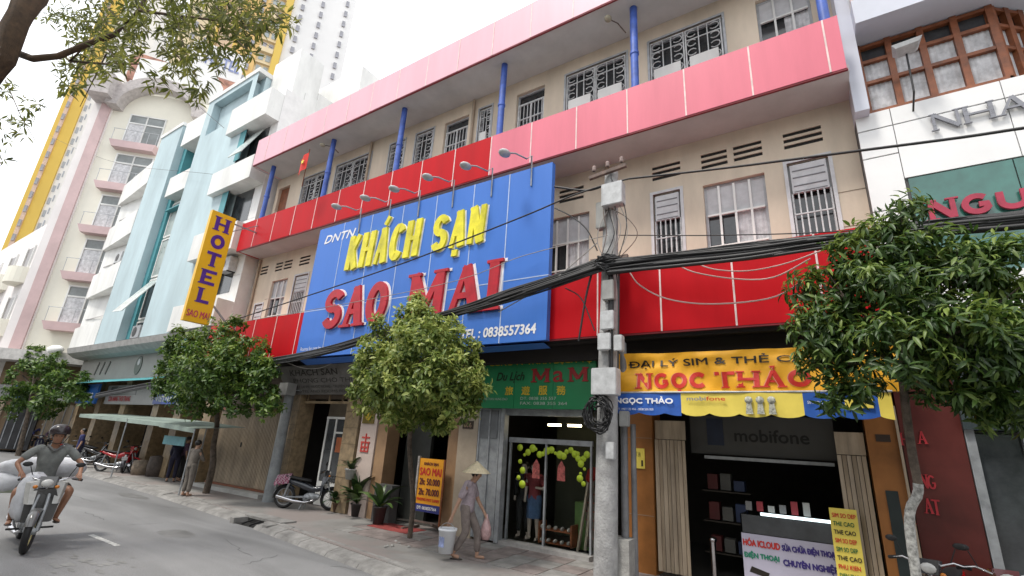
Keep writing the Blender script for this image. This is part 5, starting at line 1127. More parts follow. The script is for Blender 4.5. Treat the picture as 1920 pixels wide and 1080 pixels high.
BL = PB([(70, 705, 50, 0), (25, 710, 42, .3), (110, 735, 40, 0), (60, 675, 30, 0), (140, 720, 30, .1), (40, 745, 35, 0), (90, 750, 35, .1), (10, 680, 26, .2), (155, 745, 18, .1), (100, 690, 26, 0)], 8.0)
q = G(70, 852, PV)
tree('street_tree', 'farthest left street tree with low dark crown behind the rider', (q[0], 8.2, PV), [(BL[0][0].x+.2, 8.3, 0), (BL[0][0].x+.15, 8.2, 1.4), (BL[0][0].x, 8.0, BL[0][0].z-.6)], .12, .08, BL, 2600, .24, .1, 5, .3, lm_l, 8,
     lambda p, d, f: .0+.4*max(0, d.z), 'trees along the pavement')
# big glossy tree on the right, near the viewer
BL = PB([(1690, 560, 110, 0), (1560, 540, 60, 0), (1540, 620, 55, 0), (1600, 660, 60, 0), (1530, 690, 36, 0), (1640, 470, 60, 0), (1690, 400, 30, 0), (1745, 470, 60, .1), (1830, 500, 60, .1), (1900, 560, 60, .2), (1800, 620, 85, -.2), (1700, 660, 70, -.3), (1880, 660, 75, 0),
          (1780, 720, 60, .1), (1900, 740, 55, .2), (1960, 620, 80, .3), (1560, 740, 25, 0), (1620, 720, 34, .1), (1590, 480, 36, 0), (1850, 770, 34, .2), (1900, 480, 34, .1)], 6.55)
tx_ = S(1712, 1000, 7.0)[0]
def pxt(px, py, y): p = P3(px, py, y); return (p.x, p.y, p.z)
rt_trunk = [(S(1715, 1080, 6.95)[0], 6.95, PV-.05), pxt(1712, 1040, 6.95), pxt(1706, 960, 6.95), pxt(1722, 920, 6.93), pxt(1712, 860, 6.9), pxt(1700, 780, 6.8), pxt(1690, 680, 6.6)]
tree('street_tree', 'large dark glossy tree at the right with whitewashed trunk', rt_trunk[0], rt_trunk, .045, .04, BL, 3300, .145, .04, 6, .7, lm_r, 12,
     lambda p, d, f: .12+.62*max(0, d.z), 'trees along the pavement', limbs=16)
RT = [o for o in bpy.data.objects if o.get('label', '').startswith('large dark glossy')][0]
b = B(); wpt = smooth([Vector(p) for p in rt_trunk], 4)[:14]; b.tube(wpt, [.048-.0002*i for i in range(len(wpt))], 10, False); part('whitewash', b, mat('flaked_whitewash', (.4, .4, .38), .9, 22, .4), RT)
# shade tree on the viewer's side: thick trunk and twigs against the sky
t = thing('shade_tree', 'huge leaning roadside tree with dark trunk across the top left corner', 'tree', (-3.9, -.6, 0))
A = [(-3.2, .1, 0), (-3.0, .2, 2.0)]
a = P3(-150, 330, .5); c = P3(-5, 105, .62); d_ = P3(60, -10, .7); e_ = P3(190, -260, .9)
b = B(); b.tube([(-3.6, -.5, 0), (-3.55, -.2, 1.6), a, c, d_, e_], [.42, .36, .3, .25, .24, .2], 14); part('trunk', b, mat('warm_bark', (.1, .062, .035), .9, 7, .3, bump=1), t)
def limb(pts, r0, r1, nm='limb'):
    pp = [P3(*q) for q in pts]; b = B(); b.tube(pp, [r0+(r1-r0)*i/(len(pp)-1) for i in range(len(pp))], 7, True); part(nm, b, mat('warm_bark', (0, 0, 0)), t); return pp
l1 = limb([(20, 95, .8), (60, 110, 1.0), (110, 105, 1.25), (165, 82, 1.5), (215, 65, 1.7), (260, 20, 1.9), (300, -60, 2.1)], .07, .03)
l2 = limb([(165, 82, 1.5), (130, 115, 1.45), (200, 120, 1.7), (260, 120, 2.0)], .03, .012)
l3 = limb([(260, 20, 1.9), (340, 30, 2.3), (420, 40, 2.7), (520, 50, 3.1)], .03, .01)
limb([(30, -40, 1), (200, -60, 1.8), (420, -40, 2.6), (560, -20, 3.2)], .08, .02)
limb([(10, 150, 1.2), (40, 220, 1.5), (70, 270, 1.8)], .012, .004, 'twig'); limb([(200, 100, 1.8), (170, 160, 1.9), (150, 200, 2)], .014, .005, 'twig')
limb([(330, 30, 2.3), (345, 90, 2.4), (370, 150, 2.5)], .015, .004, 'twig'); limb([(450, 40, 2.8), (480, 70, 2.9), (510, 90, 3)], .012, .004, 'twig')
tr = random.Random(21); tips = []
regs = [(150, 30, 55, 1.7, 90), (220, 20, 60, 1.9, 110), (300, 20, 60, 2.2, 120), (380, 15, 60, 2.5, 130), (450, 25, 50, 2.8, 110), (505, 40, 35, 3.0, 50), (190, 110, 45, 1.8, 70), (140, 140, 35, 1.7, 45), (240, 90, 40, 2.0, 55), (160, 60, 40, 1.7, 60),
        (360, 120, 40, 2.4, 22), (420, 90, 45, 2.7, 55), (340, 75, 40, 2.3, 60), (100, 20, 30, 1.5, 30), (360, 165, 28, 2.4, 14), (300, 150, 26, 2.3, 12), (460, 75, 30, 2.9, 30), (20, 245, 26, 1.5, 14), (45, 215, 22, 1.6, 12), (10, 170, 22, 1.3, 10), (60, 190, 20, 1.6, 8), (15, 285, 20, 1.5, 8), (330, 110, 30, 2.4, 14), (120, 165, 26, 1.8, 16)]
for px, py, rp, y, n_ in regs:
    for _ in range(int(n_*.62)):
        a = tr.random()*6.28; q = rp*tr.random()**.5*1.15; yy = y+tr.uniform(-.25, .35); p = P3(px+q*math.cos(a), py+q*math.sin(a)*.8, yy); tips.append((p, Vector((tr.uniform(.2, 1), tr.uniform(-.6, .6), -.3)), tr.uniform(0, .8)))
cr_ = foliage('crown', tips, .19, .042, 6, .5, lm_o, t, tr); cr_['kind'] = 'stuff'
for i in range(0, len(tips), 14):
    p = tips[i][0]; b = B(); b.tube([p+Vector((-.25, -.1, .25)), p], [.012, .004], 4); part('twig', b, mat('warm_bark', (0, 0, 0)), t)

# ============================================================ POTTED PLANTS
def bigleaf(L, Wd):
    vs = []; fs = []; n = 7
    for i in range(n+1):
        u = i/n; w_ = Wd*math.sin(PI*min(1, u*.93+.04))**.8/2; z = .22*L*math.sin(u*2.4)-.12*L*u*u
        vs += [(u*L, w_, z+.1*w_), (u*L, 0, z-.05*w_), (u*L, -w_, z+.1*w_)]
    for i in range(n):
        for j in range(2): a = i*3+j; fs.append((a, a+1, a+4, a+3))
    b = B(); b.add(vs, fs, True); return b
def plant(name, label, loc, nl, L, Wd, potc, potr, poth, seed, el=(.35, 1.2), h0=0, group='potted plants by the hotel entrance'):
    tr = random.Random(seed); t = thing(name, label, 'plant', loc, local=True, group=group)
    b = B(); b.lathe([(0, 0), (potr*.72, 0), (potr, poth), (potr*1.08, poth), (potr*1.08, poth-.03), (0, poth-.04)], (0, 0, h0), 16); part('pot', b, potc, t)
    me = bigleaf(L, Wd).mesh('leaf'); me.materials.append(mat('dark_plant_leaf', (.03, .07, .02), .4, 9, .3))
    me2 = me.copy(); me2.materials.clear(); me2.materials.append(mat('light_plant_leaf', (.09, .16, .04), .4, 9, .3))
    for i in range(nl):
        o = part('leaf', me if tr.random() < .65 else me2, None, t); o.location = (tr.uniform(-.04, .04), tr.uniform(-.04, .04), h0+poth-.03); s_ = tr.uniform(.65, 1.1)
        o.scale = (s_, s_, s_); o.rotation_euler = (tr.uniform(-.3, .3), -tr.uniform(.05, 1.25), 2*PI*(i*.382+tr.random()*.1))
    return t
def gp(px, py): x, y = G(px, py, PV); return (x, y, PV)
plant('potted_plant', 'low broad leaved plant in a brown pot nearest the parked black motorbike', gp(632, 960), 26, .5, .15, mat('clay_pot', (.14, .08, .05), .8), .14, .22, 1)
plant('potted_plant', 'tall broad leaved plant in dark pot beside the white pilaster', gp(668, 968), 30, .85, .24, mat('dark_pot', (.05, .04, .04), .6), .17, .3, 2, (.5, 1.35))
plant('potted_plant', 'leafy plant in clay pot between the tall plant and doorway', gp(690, 962), 24, .55, .17, mat('clay_pot', (0, 0, 0)), .15, .24, 4)
x, y = G(722, 958, PV)
t = plant('potted_plant', 'drooping dark plant in a white pot raised on a stone block', (x-.05, 8.97, .83), 18, .42, .13, mat('white_pot', (.6, .6, .6), .5), .16, .26, 6, (-.1, .7), .12)
plant('potted_plant', 'dark plant in reddish pot just right of the price sign', gp(842, 990), 30, .7, .2, mat('red_clay_pot', (.16, .05, .04), .7), .17, .28, 7, (.6, 1.4))
plant('potted_plant', 'tall dark plant behind price sign near the white pot', (gp(835, 968)[0], 8.6, PV), 18, .75, .16, mat('dark_pot', (0, 0, 0)), .16, .4, 9, (.8, 1.45))

# ============================================================ PRICE SIGN IN FRONT OF THE HOTEL
a0 = G(772, 992, PV); a1 = (a0[0]+.85, a0[1]+.12)
y_ = a0[1]; t = thing('price_sign', 'upright orange hotel price sign in a weathered frame on the pavement', 'sign', (a0[0]+.4, y_, PV))
c00 = P3(782, 858, y_); c10 = P3(832, 857, y_); c01 = P3(770, 975, y_)
xa, xb = a0[0]+.03, S(826, 930, y_)[0]; zt_, zb_ = c00.z, S(795, 960, y_)[1]
FP = FY(y_)
b = B(); b.box(xa, xb, y_, y_+.03, zb_+.28*0+.16, zt_); part('panel', b, mat('orange_print', (.75, .32, .01), .5, 2, .08), t)
b = B(); b.box(xa, xb, y_+.001, y_+.029, zb_, zb_+.158); part('blue_strip', b, mat('navy_strip', (.03, .04, .2), .5), t)
b = B(); b.box(xa-.06, xa-.005, y_-.02, y_+.04, PV, zt_+.04); part('frame_post', b, mat('weathered_white', (.4, .38, .36), .8, 10, .35), t)
b = B(); b.box(xb+.004, xb+.04, y_-.0, y_+.03, PV+.15, zt_); part('frame_post', b, 'wood', t)
b = B(); b.bar((xa-.1, y_-.25, PV+.03), (xa-.1, y_+.3, PV+.03), .05); b.bar((xb, y_-.2, PV+.2), (xb-.2, y_+.3, PV+.03), .04); b.bar((xa, y_+.015, PV+.18), (xb, y_+.015, PV+.18), .035); part('foot', b, mat('rusty_steel', (0, 0, 0)), t)
W_ = xb-xa; Hh = zt_-zb_
rows = [('KHÁCH SẠN', .86, .08, 'maroon_print', .2, .6), ('SAO MAI', .68, .14, 'red_print', .05, .9), ('2h: 50.000', .5, .12, 'maroon_print', .08, .84), ('2h: 70.000', .31, .12, 'maroon_print', .08, .84), ('PHONG MAY LANH', .2, .055, 'red_print', .05, .9)]
for s_, v, h, nm, u, ww in rows:
    b = B(); text(b, s_, FP, xa+W_*u, zb_+Hh*v, W_*ww, Hh*h, d=.004, off=.035); part(nm, b, 'redl' if nm == 'red_print' else mat('maroon_print', (.12, .015, .02), .5), t)
b = B(); text(b, 'DT: 0838557364', FP, xa+W_*.08, zb_+.05, W_*.8, .06, d=.004, off=.035); part('white_print', b, 'wlet', t)
RB_ = []
for i in range(7):
    b = B(); x, y = G(rnd.uniform(720, 790), rnd.uniform(1015, 1028), PV); b.ball((x, y, PV+.015), (rnd.uniform(.02, .05), rnd.uniform(.02, .04), .02), 6); RB_.append((x, part('rubble', b, 'conc', None)))
b = B()
for _, o in RB_: b.add([v.co for v in o.data.vertices], [tuple(p.vertices) for p in o.data.polygons]); bpy.data.objects.remove(o)
rb_o = solo('rubble', b, 'conc', 'scattered crumbs of grey rubble at the price sign foot', 'rubble'); rb_o['kind'] = 'stuff'
# folded stand with red cloth right of the glass shop
x0, y0 = G(1085, 1035, PV); t = thing('folded_stand', 'folded wooden display stand with red cloth leaning by the utility pole', 'stand', (x0, y0, PV))
tp = P3(1108, 880, y0); b = B(); b.bar((x0-.02, y0, PV), (tp.x-.03, y0+.05, tp.z), .07, .04); b.bar((x0+.1, y0+.08, PV), (tp.x+.04, y0+.08, tp.z), .05); part('post', b, mat('pale_wood', (.5, .42, .33), .7, 6, .2), t)
b = B(); b.box(x0+.1, x0+.36, y0+.1, y0+.14, PV+.1, tp.z-.1); bd = part('folded_cloth', b, mat('striped_grey_cloth', (.16, .13, .1), .9, 20, .3), t)
for k in range(7):
    b = B(); b.box(x0+.1, x0+.36, y0+.092, y0+.099, PV+.25+k*.16, PV+.28+k*.16); part('stripe', b, mat('dull_red_stripe', (.2, .07, .05), .8), bd)
b = B(); b.ball((tp.x+.06, y0, tp.z-.08), (.15, .1, .13), 10); b.ball((tp.x+.0, y0-.04, tp.z-.16), (.1, .07, .1), 8); part('red_cloth', b, mat('red_cloth', (.42, .03, .02), .8, 8, .25), t)
b = B(); b.bar((x0-.25, y0-.05, PV+.02), (x0+.3, y0+.1, PV+.02), .05, .03); part('foot', b, 'black', t)
# market stall awning, stall goods and cloth at the far pavement
t = thing('stall_awning', 'faded green canvas awning on thin posts over the far pavement stall', 'awning', (-22, 7.8, 0))
b = B(); L_ = [P3(150, 776, 8.1), P3(240, 785, 7.7), P3(300, 792, 7.5), P3(366, 804, 7.4)]; R_ = [p+Vector((.4, 1.3, .12)) for p in L_]
for i in range(3): b.quad(L_[i], L_[i+1], R_[i+1], R_[i]); b.quad(L_[i]-Vector((0, 0, .14)), L_[i+1]-Vector((0, 0, .12)), L_[i+1], L_[i])
part('canvas', b, mat('faded_canvas', (.27, .34, .3), .7, 1.5, .15), t)
for p in (L_[1], L_[3], R_[2], R_[0]):
    b = B(); b.tube([(p.x, p.y, PV), (p.x, p.y, p.z)], .025, 6); part('post', b, 'steel', t)
p = P3(332, 828, 8.0); b = B(); b.box(p.x-1.0, p.x+.5, 8.0, 8.03, p.z-.12, p.z+.16); solo('hanging_cloth', b, mat('aqua_cloth', (.16, .36, .4), .7), 'pale aqua cloth hanging under the green stall awning', 'cloth')
for i, (px, py, hh, c, lab) in enumerate(((290, 893, .7, (.1, .08, .07), 'dark covered crate under the stall awning'), (262, 890, .5, (.25, .2, .15), 'low brown crate at the left of the stall'), (372, 905, .35, (.3, .22, .1), 'small tan basket beside the crooked tree'))):
    x, y = G(px, py, PV); b = B(); b.lathe([(0, 0), (.26, 0), (.32, hh), (.3, hh), (.24, hh-.05), (0, hh-.05)] if i == 2 else [(0, 0), (.3, 0), (.33, hh*.5), (.3, hh), (0, hh+.05)], (x, y, PV), 10); solo('crate' if i < 2 else 'basket', b, mat('goods_%s' % ['dark', 'brown', 'tan'][i], c, .8, 6, .3), lab, 'crate' if i < 2 else 'basket')

# ============================================================ PEOPLE
def skin(nm, V_, E_, root, sub=2):
    names = list(V_); me = bpy.data.meshes.new(nm); me.from_pydata([V_[n][0] for n in names], [(names.index(a), names.index(b_)) for a, b_ in E_], [])
    o = bpy.data.objects.new(nm, me); COL.objects.link(o); md = o.modifiers.new('s', 'SKIN'); md.use_smooth_shade = True
    for i, n in enumerate(names):
        r_ = V_[n][1]; sv = me.skin_vertices[0].data[i]; sv.radius = r_ if isinstance(r_, tuple) else (r_, r_); sv.use_root = (n == root)
    if sub: s_ = o.modifiers.new('u', 'SUBSURF'); s_.levels = sub; s_.render_levels = sub
    bpy.context.view_layer.update(); dg = bpy.context.evaluated_depsgraph_get()
    out = bpy.data.meshes.new_from_object(o.evaluated_get(dg)); bpy.data.objects.remove(o); bpy.data.meshes.remove(me)
    out.name = nm; out.materials.clear(); out.polygons.foreach_set('use_smooth', [True]*len(out.polygons)); return out
def V3(*a): return Vector(a)
def person(label, loc, rz, J, skinm, shirt, trousers, hair='black_hair', sleeve=.5, group=None, fingers=True, leglen=1.0, name='person', cat='person', sub=2, look=0):
    """J: joints in metres, facing +x, y left: pelvis chest neck head, shoL/R elbL/R wriL/R, hipL/R kneL/R ankL/R toeL/R"""
    t = thing(name, label, cat, loc, rz, group, local=True); J = {k: Vector(v) for k, v in J.items()}
    k = J['s'] if 's' in J else Vector((1, 1, 1)); hd = J['head']; nk = J['neck']; up = (hd-nk).normalized()
    V = {'pel': (J['pel'], (.085, .075)), 'bel': (J['pel'].lerp(J['che'], .5), (.08, .07)), 'che': (J['che'], (.085, .07)), 'nek': (nk, .052), 'jaw': (hd-up*.055+V3(.02, 0, 0), (.06, .068)), 'hd': (hd+up*.02, (.078, .09)), 'crn': (hd+up*.085+V3(-.01, 0, 0), (.06, .068))}
    E = [('pel', 'bel'), ('bel', 'che'), ('che', 'nek'), ('nek', 'jaw'), ('jaw', 'hd'), ('hd', 'crn')]
    for s in 'LR':
        sy = 1 if s == 'L' else -1
        V['sh'+s] = (J['sho'+s], .05); V['el'+s] = (J['elb'+s], .036); V['wr'+s] = (J['wri'+s], .024)
        dh = (J['wri'+s]-J['elb'+s]).normalized(); side = dh.cross(V3(0, 0, 1)); side = side.normalized() if side.length > .1 else V3(1, 0, 0)
        if abs(dh.z) > .8: side = V3(1, 0, 0)
        pm_ = J['wri'+s]+dh*.05; V['pa'+s] = (pm_, .03); E += [('che', 'sh'+s), ('sh'+s, 'el'+s), ('el'+s, 'wr'+s), ('wr'+s, 'pa'+s)]
        if fingers:
            nrm = dh.cross(side)*(-1 if s == 'L' else 1)
            for f, (o_, L_) in enumerate(((-.024, .05), (-.008, .06), (.009, .056), (.025, .045))):
                b0 = pm_+side*o_+dh*.025; V['f%s%d' % (s, f)] = (b0, .0085); V['g%s%d' % (s, f)] = (b0+dh*L_*.6+V3(0, 0, -.008), .008); V['h%s%d' % (s, f)] = (b0+dh*L_*.62+V3(0, 0, -.04), .006)
                E += [('pa'+s, 'f%s%d' % (s, f)), ('f%s%d' % (s, f), 'g%s%d' % (s, f)), ('g%s%d' % (s, f), 'h%s%d' % (s, f))]
            V['th'+s] = (J['wri'+s]+dh*.03+side*.035, .01); V['ti'+s] = (J['wri'+s]+dh*.065+side*.045+V3(0, 0, -.015), .008); E += [('wr'+s, 'th'+s), ('th'+s, 'ti'+s)]
        V['hi'+s] = (J['hip'+s], .07); V['kn'+s] = (J['kne'+s], .055); V['cf'+s] = (J['kne'+s].lerp(J['ank'+s], .3), .052); V['an'+s] = (J['ank'+s], .033); V['he'+s] = (J['ank'+s]+V3(-.02, 0, -.035), .032); V['to'+s] = (J['toe'+s], (.038, .02))
        E += [('pel', 'hi'+s), ('hi'+s, 'kn'+s), ('kn'+s, 'cf'+s), ('cf'+s, 'an'+s), ('an'+s, 'he'+s), ('he'+s, 'to'+s)]
    body = part('body', skin('body', V, E, 'pel', sub), skinm, t)
    # face
    fx = V3(math.cos(look), math.sin(look), 0); fy = V3(-fx.y, fx.x, 0)
    b = B(); c = hd-up*.01
    b.ball(c+fx*.088, (.014, .012, .022), 6); part('nose', b, skinm, t)
    b = B()
    for s in (-1, 1): b.ball(c+fx*.078+fy*.03*s+up*.018, (.008, .013, .006), 6)
    part('eyes', b, mat('eye_dark', (.02, .015, .012), .3), t)
    b = B(); b.ball(c+fx*.078-up*.045, (.008, .022, .006), 6); part('mouth', b, mat('lip', (.25, .08, .07), .5), t)
    b = B()
    for s in (-1, 1): b.ball(c+fy*.085*s, (.015, .01, .026), 6)
    part('ears', b, skinm, t)
    b = B(); b.ball(c-fx*.03+up*.05, (.09, .092, .085), 12); h_ = part('hair', b, mat('black_hair', (.012, .01, .009), .45), t)
    # clothes
    sl = {}
    sp_ = {'hem': (J['pel']+V3(0, 0, -.13), (.155, .15)), 'pel': (J['pel'], (.15, .14)), 'bel': (J['pel'].lerp(J['che'], .4), (.138, .125)), 'bl2': (J['pel'].lerp(J['che'], .7), (.145, .125)), 'che': (J['che'].lerp(nk, .15), (.15, .12)), 'col': (J['che'].lerp(nk, .8), (.075, .065))}; E = [('hem', 'pel'), ('pel', 'bel'), ('bel', 'bl2'), ('bl2', 'che'), ('che', 'col')]
    for s in 'LR':
        sp_['s'+s] = (J['sho'+s], .07); a, c2 = J['sho'+s], J['elb'+s]
        e_ = a.lerp(c2, min(1, sleeve*1.7)); sp_['e'+s] = (e_, .062 if sleeve < .6 else .056); E += [('che', 's'+s), ('s'+s, 'e'+s)]
        if sleeve > .6: sp_['w'+s] = (c2.lerp(J['wri'+s], .85), .042); E += [('e'+s, 'w'+s)]
    sm_me = skin('shirt', sp_, E, 'che', sub); b = B(); b.add([v.co for v in sm_me.vertices], [tuple(p.vertices) for p in sm_me.polygons], True)
    for s in 'LR': q = J['sho'+s].lerp(J['che'].lerp(nk, .4), .22); b.ball(q, (.08, .085, .075), 12)
    q = J['che'].lerp(nk, .35); b.ball(q, (.095, .13, .1), 12)
    part('shirt', b, shirt, t)
    tp_ = {'wst': (J['pel']+V3(0, 0, .08), (.11, .11)), 'pel': (J['pel'], (.125, .12))}; E = [('wst', 'pel')]
    for s in 'LR':
        tp_['h'+s] = (J['hip'+s], .1); tp_['k'+s] = (J['kne'+s]+(V3(0, 0, 0) if leglen > .5 else (J['hip'+s]-J['kne'+s])*.12), .075); E += [('pel', 'h'+s), ('h'+s, 'k'+s)]
        if leglen > .5: tp_['a'+s] = (J['kne'+s].lerp(J['ank'+s], leglen*.92), .06); E += [('k'+s, 'a'+s)]
    part('trousers', skin('trousers', tp_, E, 'pel', sub), trousers, t)
    b = B()
    for s in 'LR': f = J['toe'+s]; a = J['ank'+s]; m_ = f.lerp(a, .45); b.ball((m_.x, m_.y, min(f.z, a.z)-.012-.01), (.12, .045, .014), 8)
    part('sandals', b, mat('sandal', (.05, .04, .035), .7), t)
    return t
STAND = dict(pel=(0, 0, .84), che=(.02, 0, 1.12), neck=(.03, 0, 1.29), head=(.05, 0, 1.4), shoL=(.02, .17, 1.22), shoR=(.02, -.17, 1.22), elbL=(.02, .21, .97), elbR=(.0, -.21, .97), wriL=(.08, .2, .75), wriR=(.06, -.2, .75),
             hipL=(0, .085, .78), hipR=(0, -.085, .78), kneL=(.03, .09, .43), kneR=(.02, -.09, .43), ankL=(0, .1, .07), ankR=(0, -.1, .07), toeL=(.13, .11, .03), toeR=(.13, -.11, .03))
def pose(**k): d = dict(STAND); d.update(k); return d
fab = lambda n, c, a=.2: mat(n, c, .9, 9, a, bump=.3)
# woman with conical hat walking right, bucket in the near hand, pink bag ahead
wx, wy = G(868, 1048, PV)
wj = pose(wriR=(-.2, -.24, .66), elbR=(-.1, -.23, .92), wriL=(.3, .16, .72), elbL=(.14, .21, .93), kneL=(.2, .09, .44), ankL=(.3, .09, .09), toeL=(.43, .1, .05), kneR=(.04, -.09, .43), ankR=(-.16, -.1, .1), toeR=(-.04, -.11, .035), che=(.05, 0, 1.1), neck=(.08, 0, 1.27), head=(.13, 0, 1.37))
wj['ankL'] = (.22, .09, .07); wj['toeL'] = (.36, .1, .03)
W1 = person('woman in conical straw hat and lilac shirt walking with white bucket', (wx, wy, PV), R(22), wj, 'skin2', fab('lilac_shirt', (.36, .3, .33)), fab('taupe_trousers', (.2, .165, .15)))
b = B(); b.lathe([(0, .2), (.02, .19), (.26, .0), (.262, -.006), (.24, .0), (0, .17)], (.12, 0, 1.41), 24); part('conical_hat', b, 'straw', W1)
def wl(x, y, z, rz=R(22)): return Vector((wx+x*math.cos(rz)-y*math.sin(rz), wy+x*math.sin(rz)+y*math.cos(rz), PV+z))
p = wl(-.24, -.26, .12)
t = thing('bucket', 'white plastic bucket hanging from the walking woman\'s hand', 'bucket', p, local=True)
b = B(); b.lathe([(0, 0), (.12, 0), (.15, .34), (.163, .345), (.163, .38), (.148, .38), (.145, .345), (.115, .02), (0, .02)], (0, 0, 0), 20); part('bucket_body', b, mat('white_plastic', (.72, .74, .78), .35, 4, .05), t)
b = B(); b.tube([(.15*math.cos(a*PI/8), 0, .36+.1*math.sin(a*PI/8)) for a in range(9)], .005, 5); part('bucket_handle', b, 'steel', t)
b = B(); b.add([(.138*math.cos(a), .138*math.sin(a)-.005, z) for z in (.1, .26) for a in (4.2, 4.5, 4.8, 5.1)], [(0, 1, 5, 4), (1, 2, 6, 5), (2, 3, 7, 6)]); part('blue_label', b, mat('pale_blue_label', (.3, .36, .6), .5, 12, .3), t)
p = wl(.34, .15, .3); b = B(); b.lathe([(0, 0), (.07, .01), (.1, .1), (.085, .22), (.03, .36), (.015, .42)], tuple(p), 10)
solo('plastic_bag', b, mat('pink_bag', (.55, .36, .36), .4, 12, .25), 'pinkish plastic bag carried in the woman\'s far hand', 'bag')
# people on the far pavement
def spot(px, py, z=PV): x, y = G(px, py, z); return (x, y, z)
person('standing person in grey brown pyjamas seen from behind near the crooked tree', spot(346, 930), R(100), pose(elbR=(.12, -.22, 1.0), wriR=(.25, -.12, .95)), 'skin2', fab('grey_pyjama', (.17, .15, .13)), fab('grey_pyjama', (0, 0, 0)), sleeve=.9, fingers=False)
person('person in dark navy clothes bending at the stall left of the pyjama wearer', spot(318, 903), R(150), pose(che=(.16, 0, 1.05), neck=(.25, 0, 1.18), head=(.32, 0, 1.25), shoL=(.2, .16, 1.13), shoR=(.2, -.16, 1.13), elbL=(.3, .2, .9), elbR=(.3, -.2, .9), wriL=(.4, .1, .75), wriR=(.4, -.1, .75)), 'skin2', fab('navy_cloth', (.02, .02, .045)), fab('navy_cloth', (0, 0, 0)), sleeve=.9, fingers=False)
person('person in a plum shirt standing under the stall awning end', spot(333, 902), R(80), pose(), 'skin2', fab('plum_cloth', (.12, .07, .12)), fab('black_cloth', (.02, .02, .022)), fingers=False)
person('vendor in dark clothes standing under the green awning behind red motorbike', spot(268, 872), R(-60), pose(), 'skin2', fab('black_cloth', (0, 0, 0)), fab('black_cloth', (0, 0, 0)), sleeve=.9, fingers=False)
person('person in navy shirt standing right behind the rider by the stall', spot(138, 876), R(-100), pose(), 'skin2', fab('navy_shirt', (.025, .03, .12)), fab('navy_cloth', (0, 0, 0)), fingers=False)
# mannequins in the clothes shop
mj = pose(); mm = mat('mannequin_skin', (.5, .42, .36), .4)
M1 = person('mannequin in dark red top and mid blue denim skirt behind the glass', (-5.55, 9.6, .2), R(-90), pose(elbL=(.06, .26, 1.0), wriL=(.18, .16, 1.02)), mm, fab('red_top', (.2, .03, .035)), fab('denim', (.05, .1, .2)), name='mannequin', cat='mannequin', fingers=False, leglen=.0)
b = B(); b.lathe([(.16, 0), (.15, .2), (.13, .42), (.12, .5)], (0, 0, .42), 14); part('skirt', b, fab('denim', (0, 0, 0)), M1)
person('mannequin in black suit at the left edge of the shop glass', (-5.86, 9.7, .2), R(-80), mj, mm, fab('black_cloth', (0, 0, 0)), fab('black_cloth', (0, 0, 0)), sleeve=.9, name='mannequin', cat='mannequin', fingers=False)

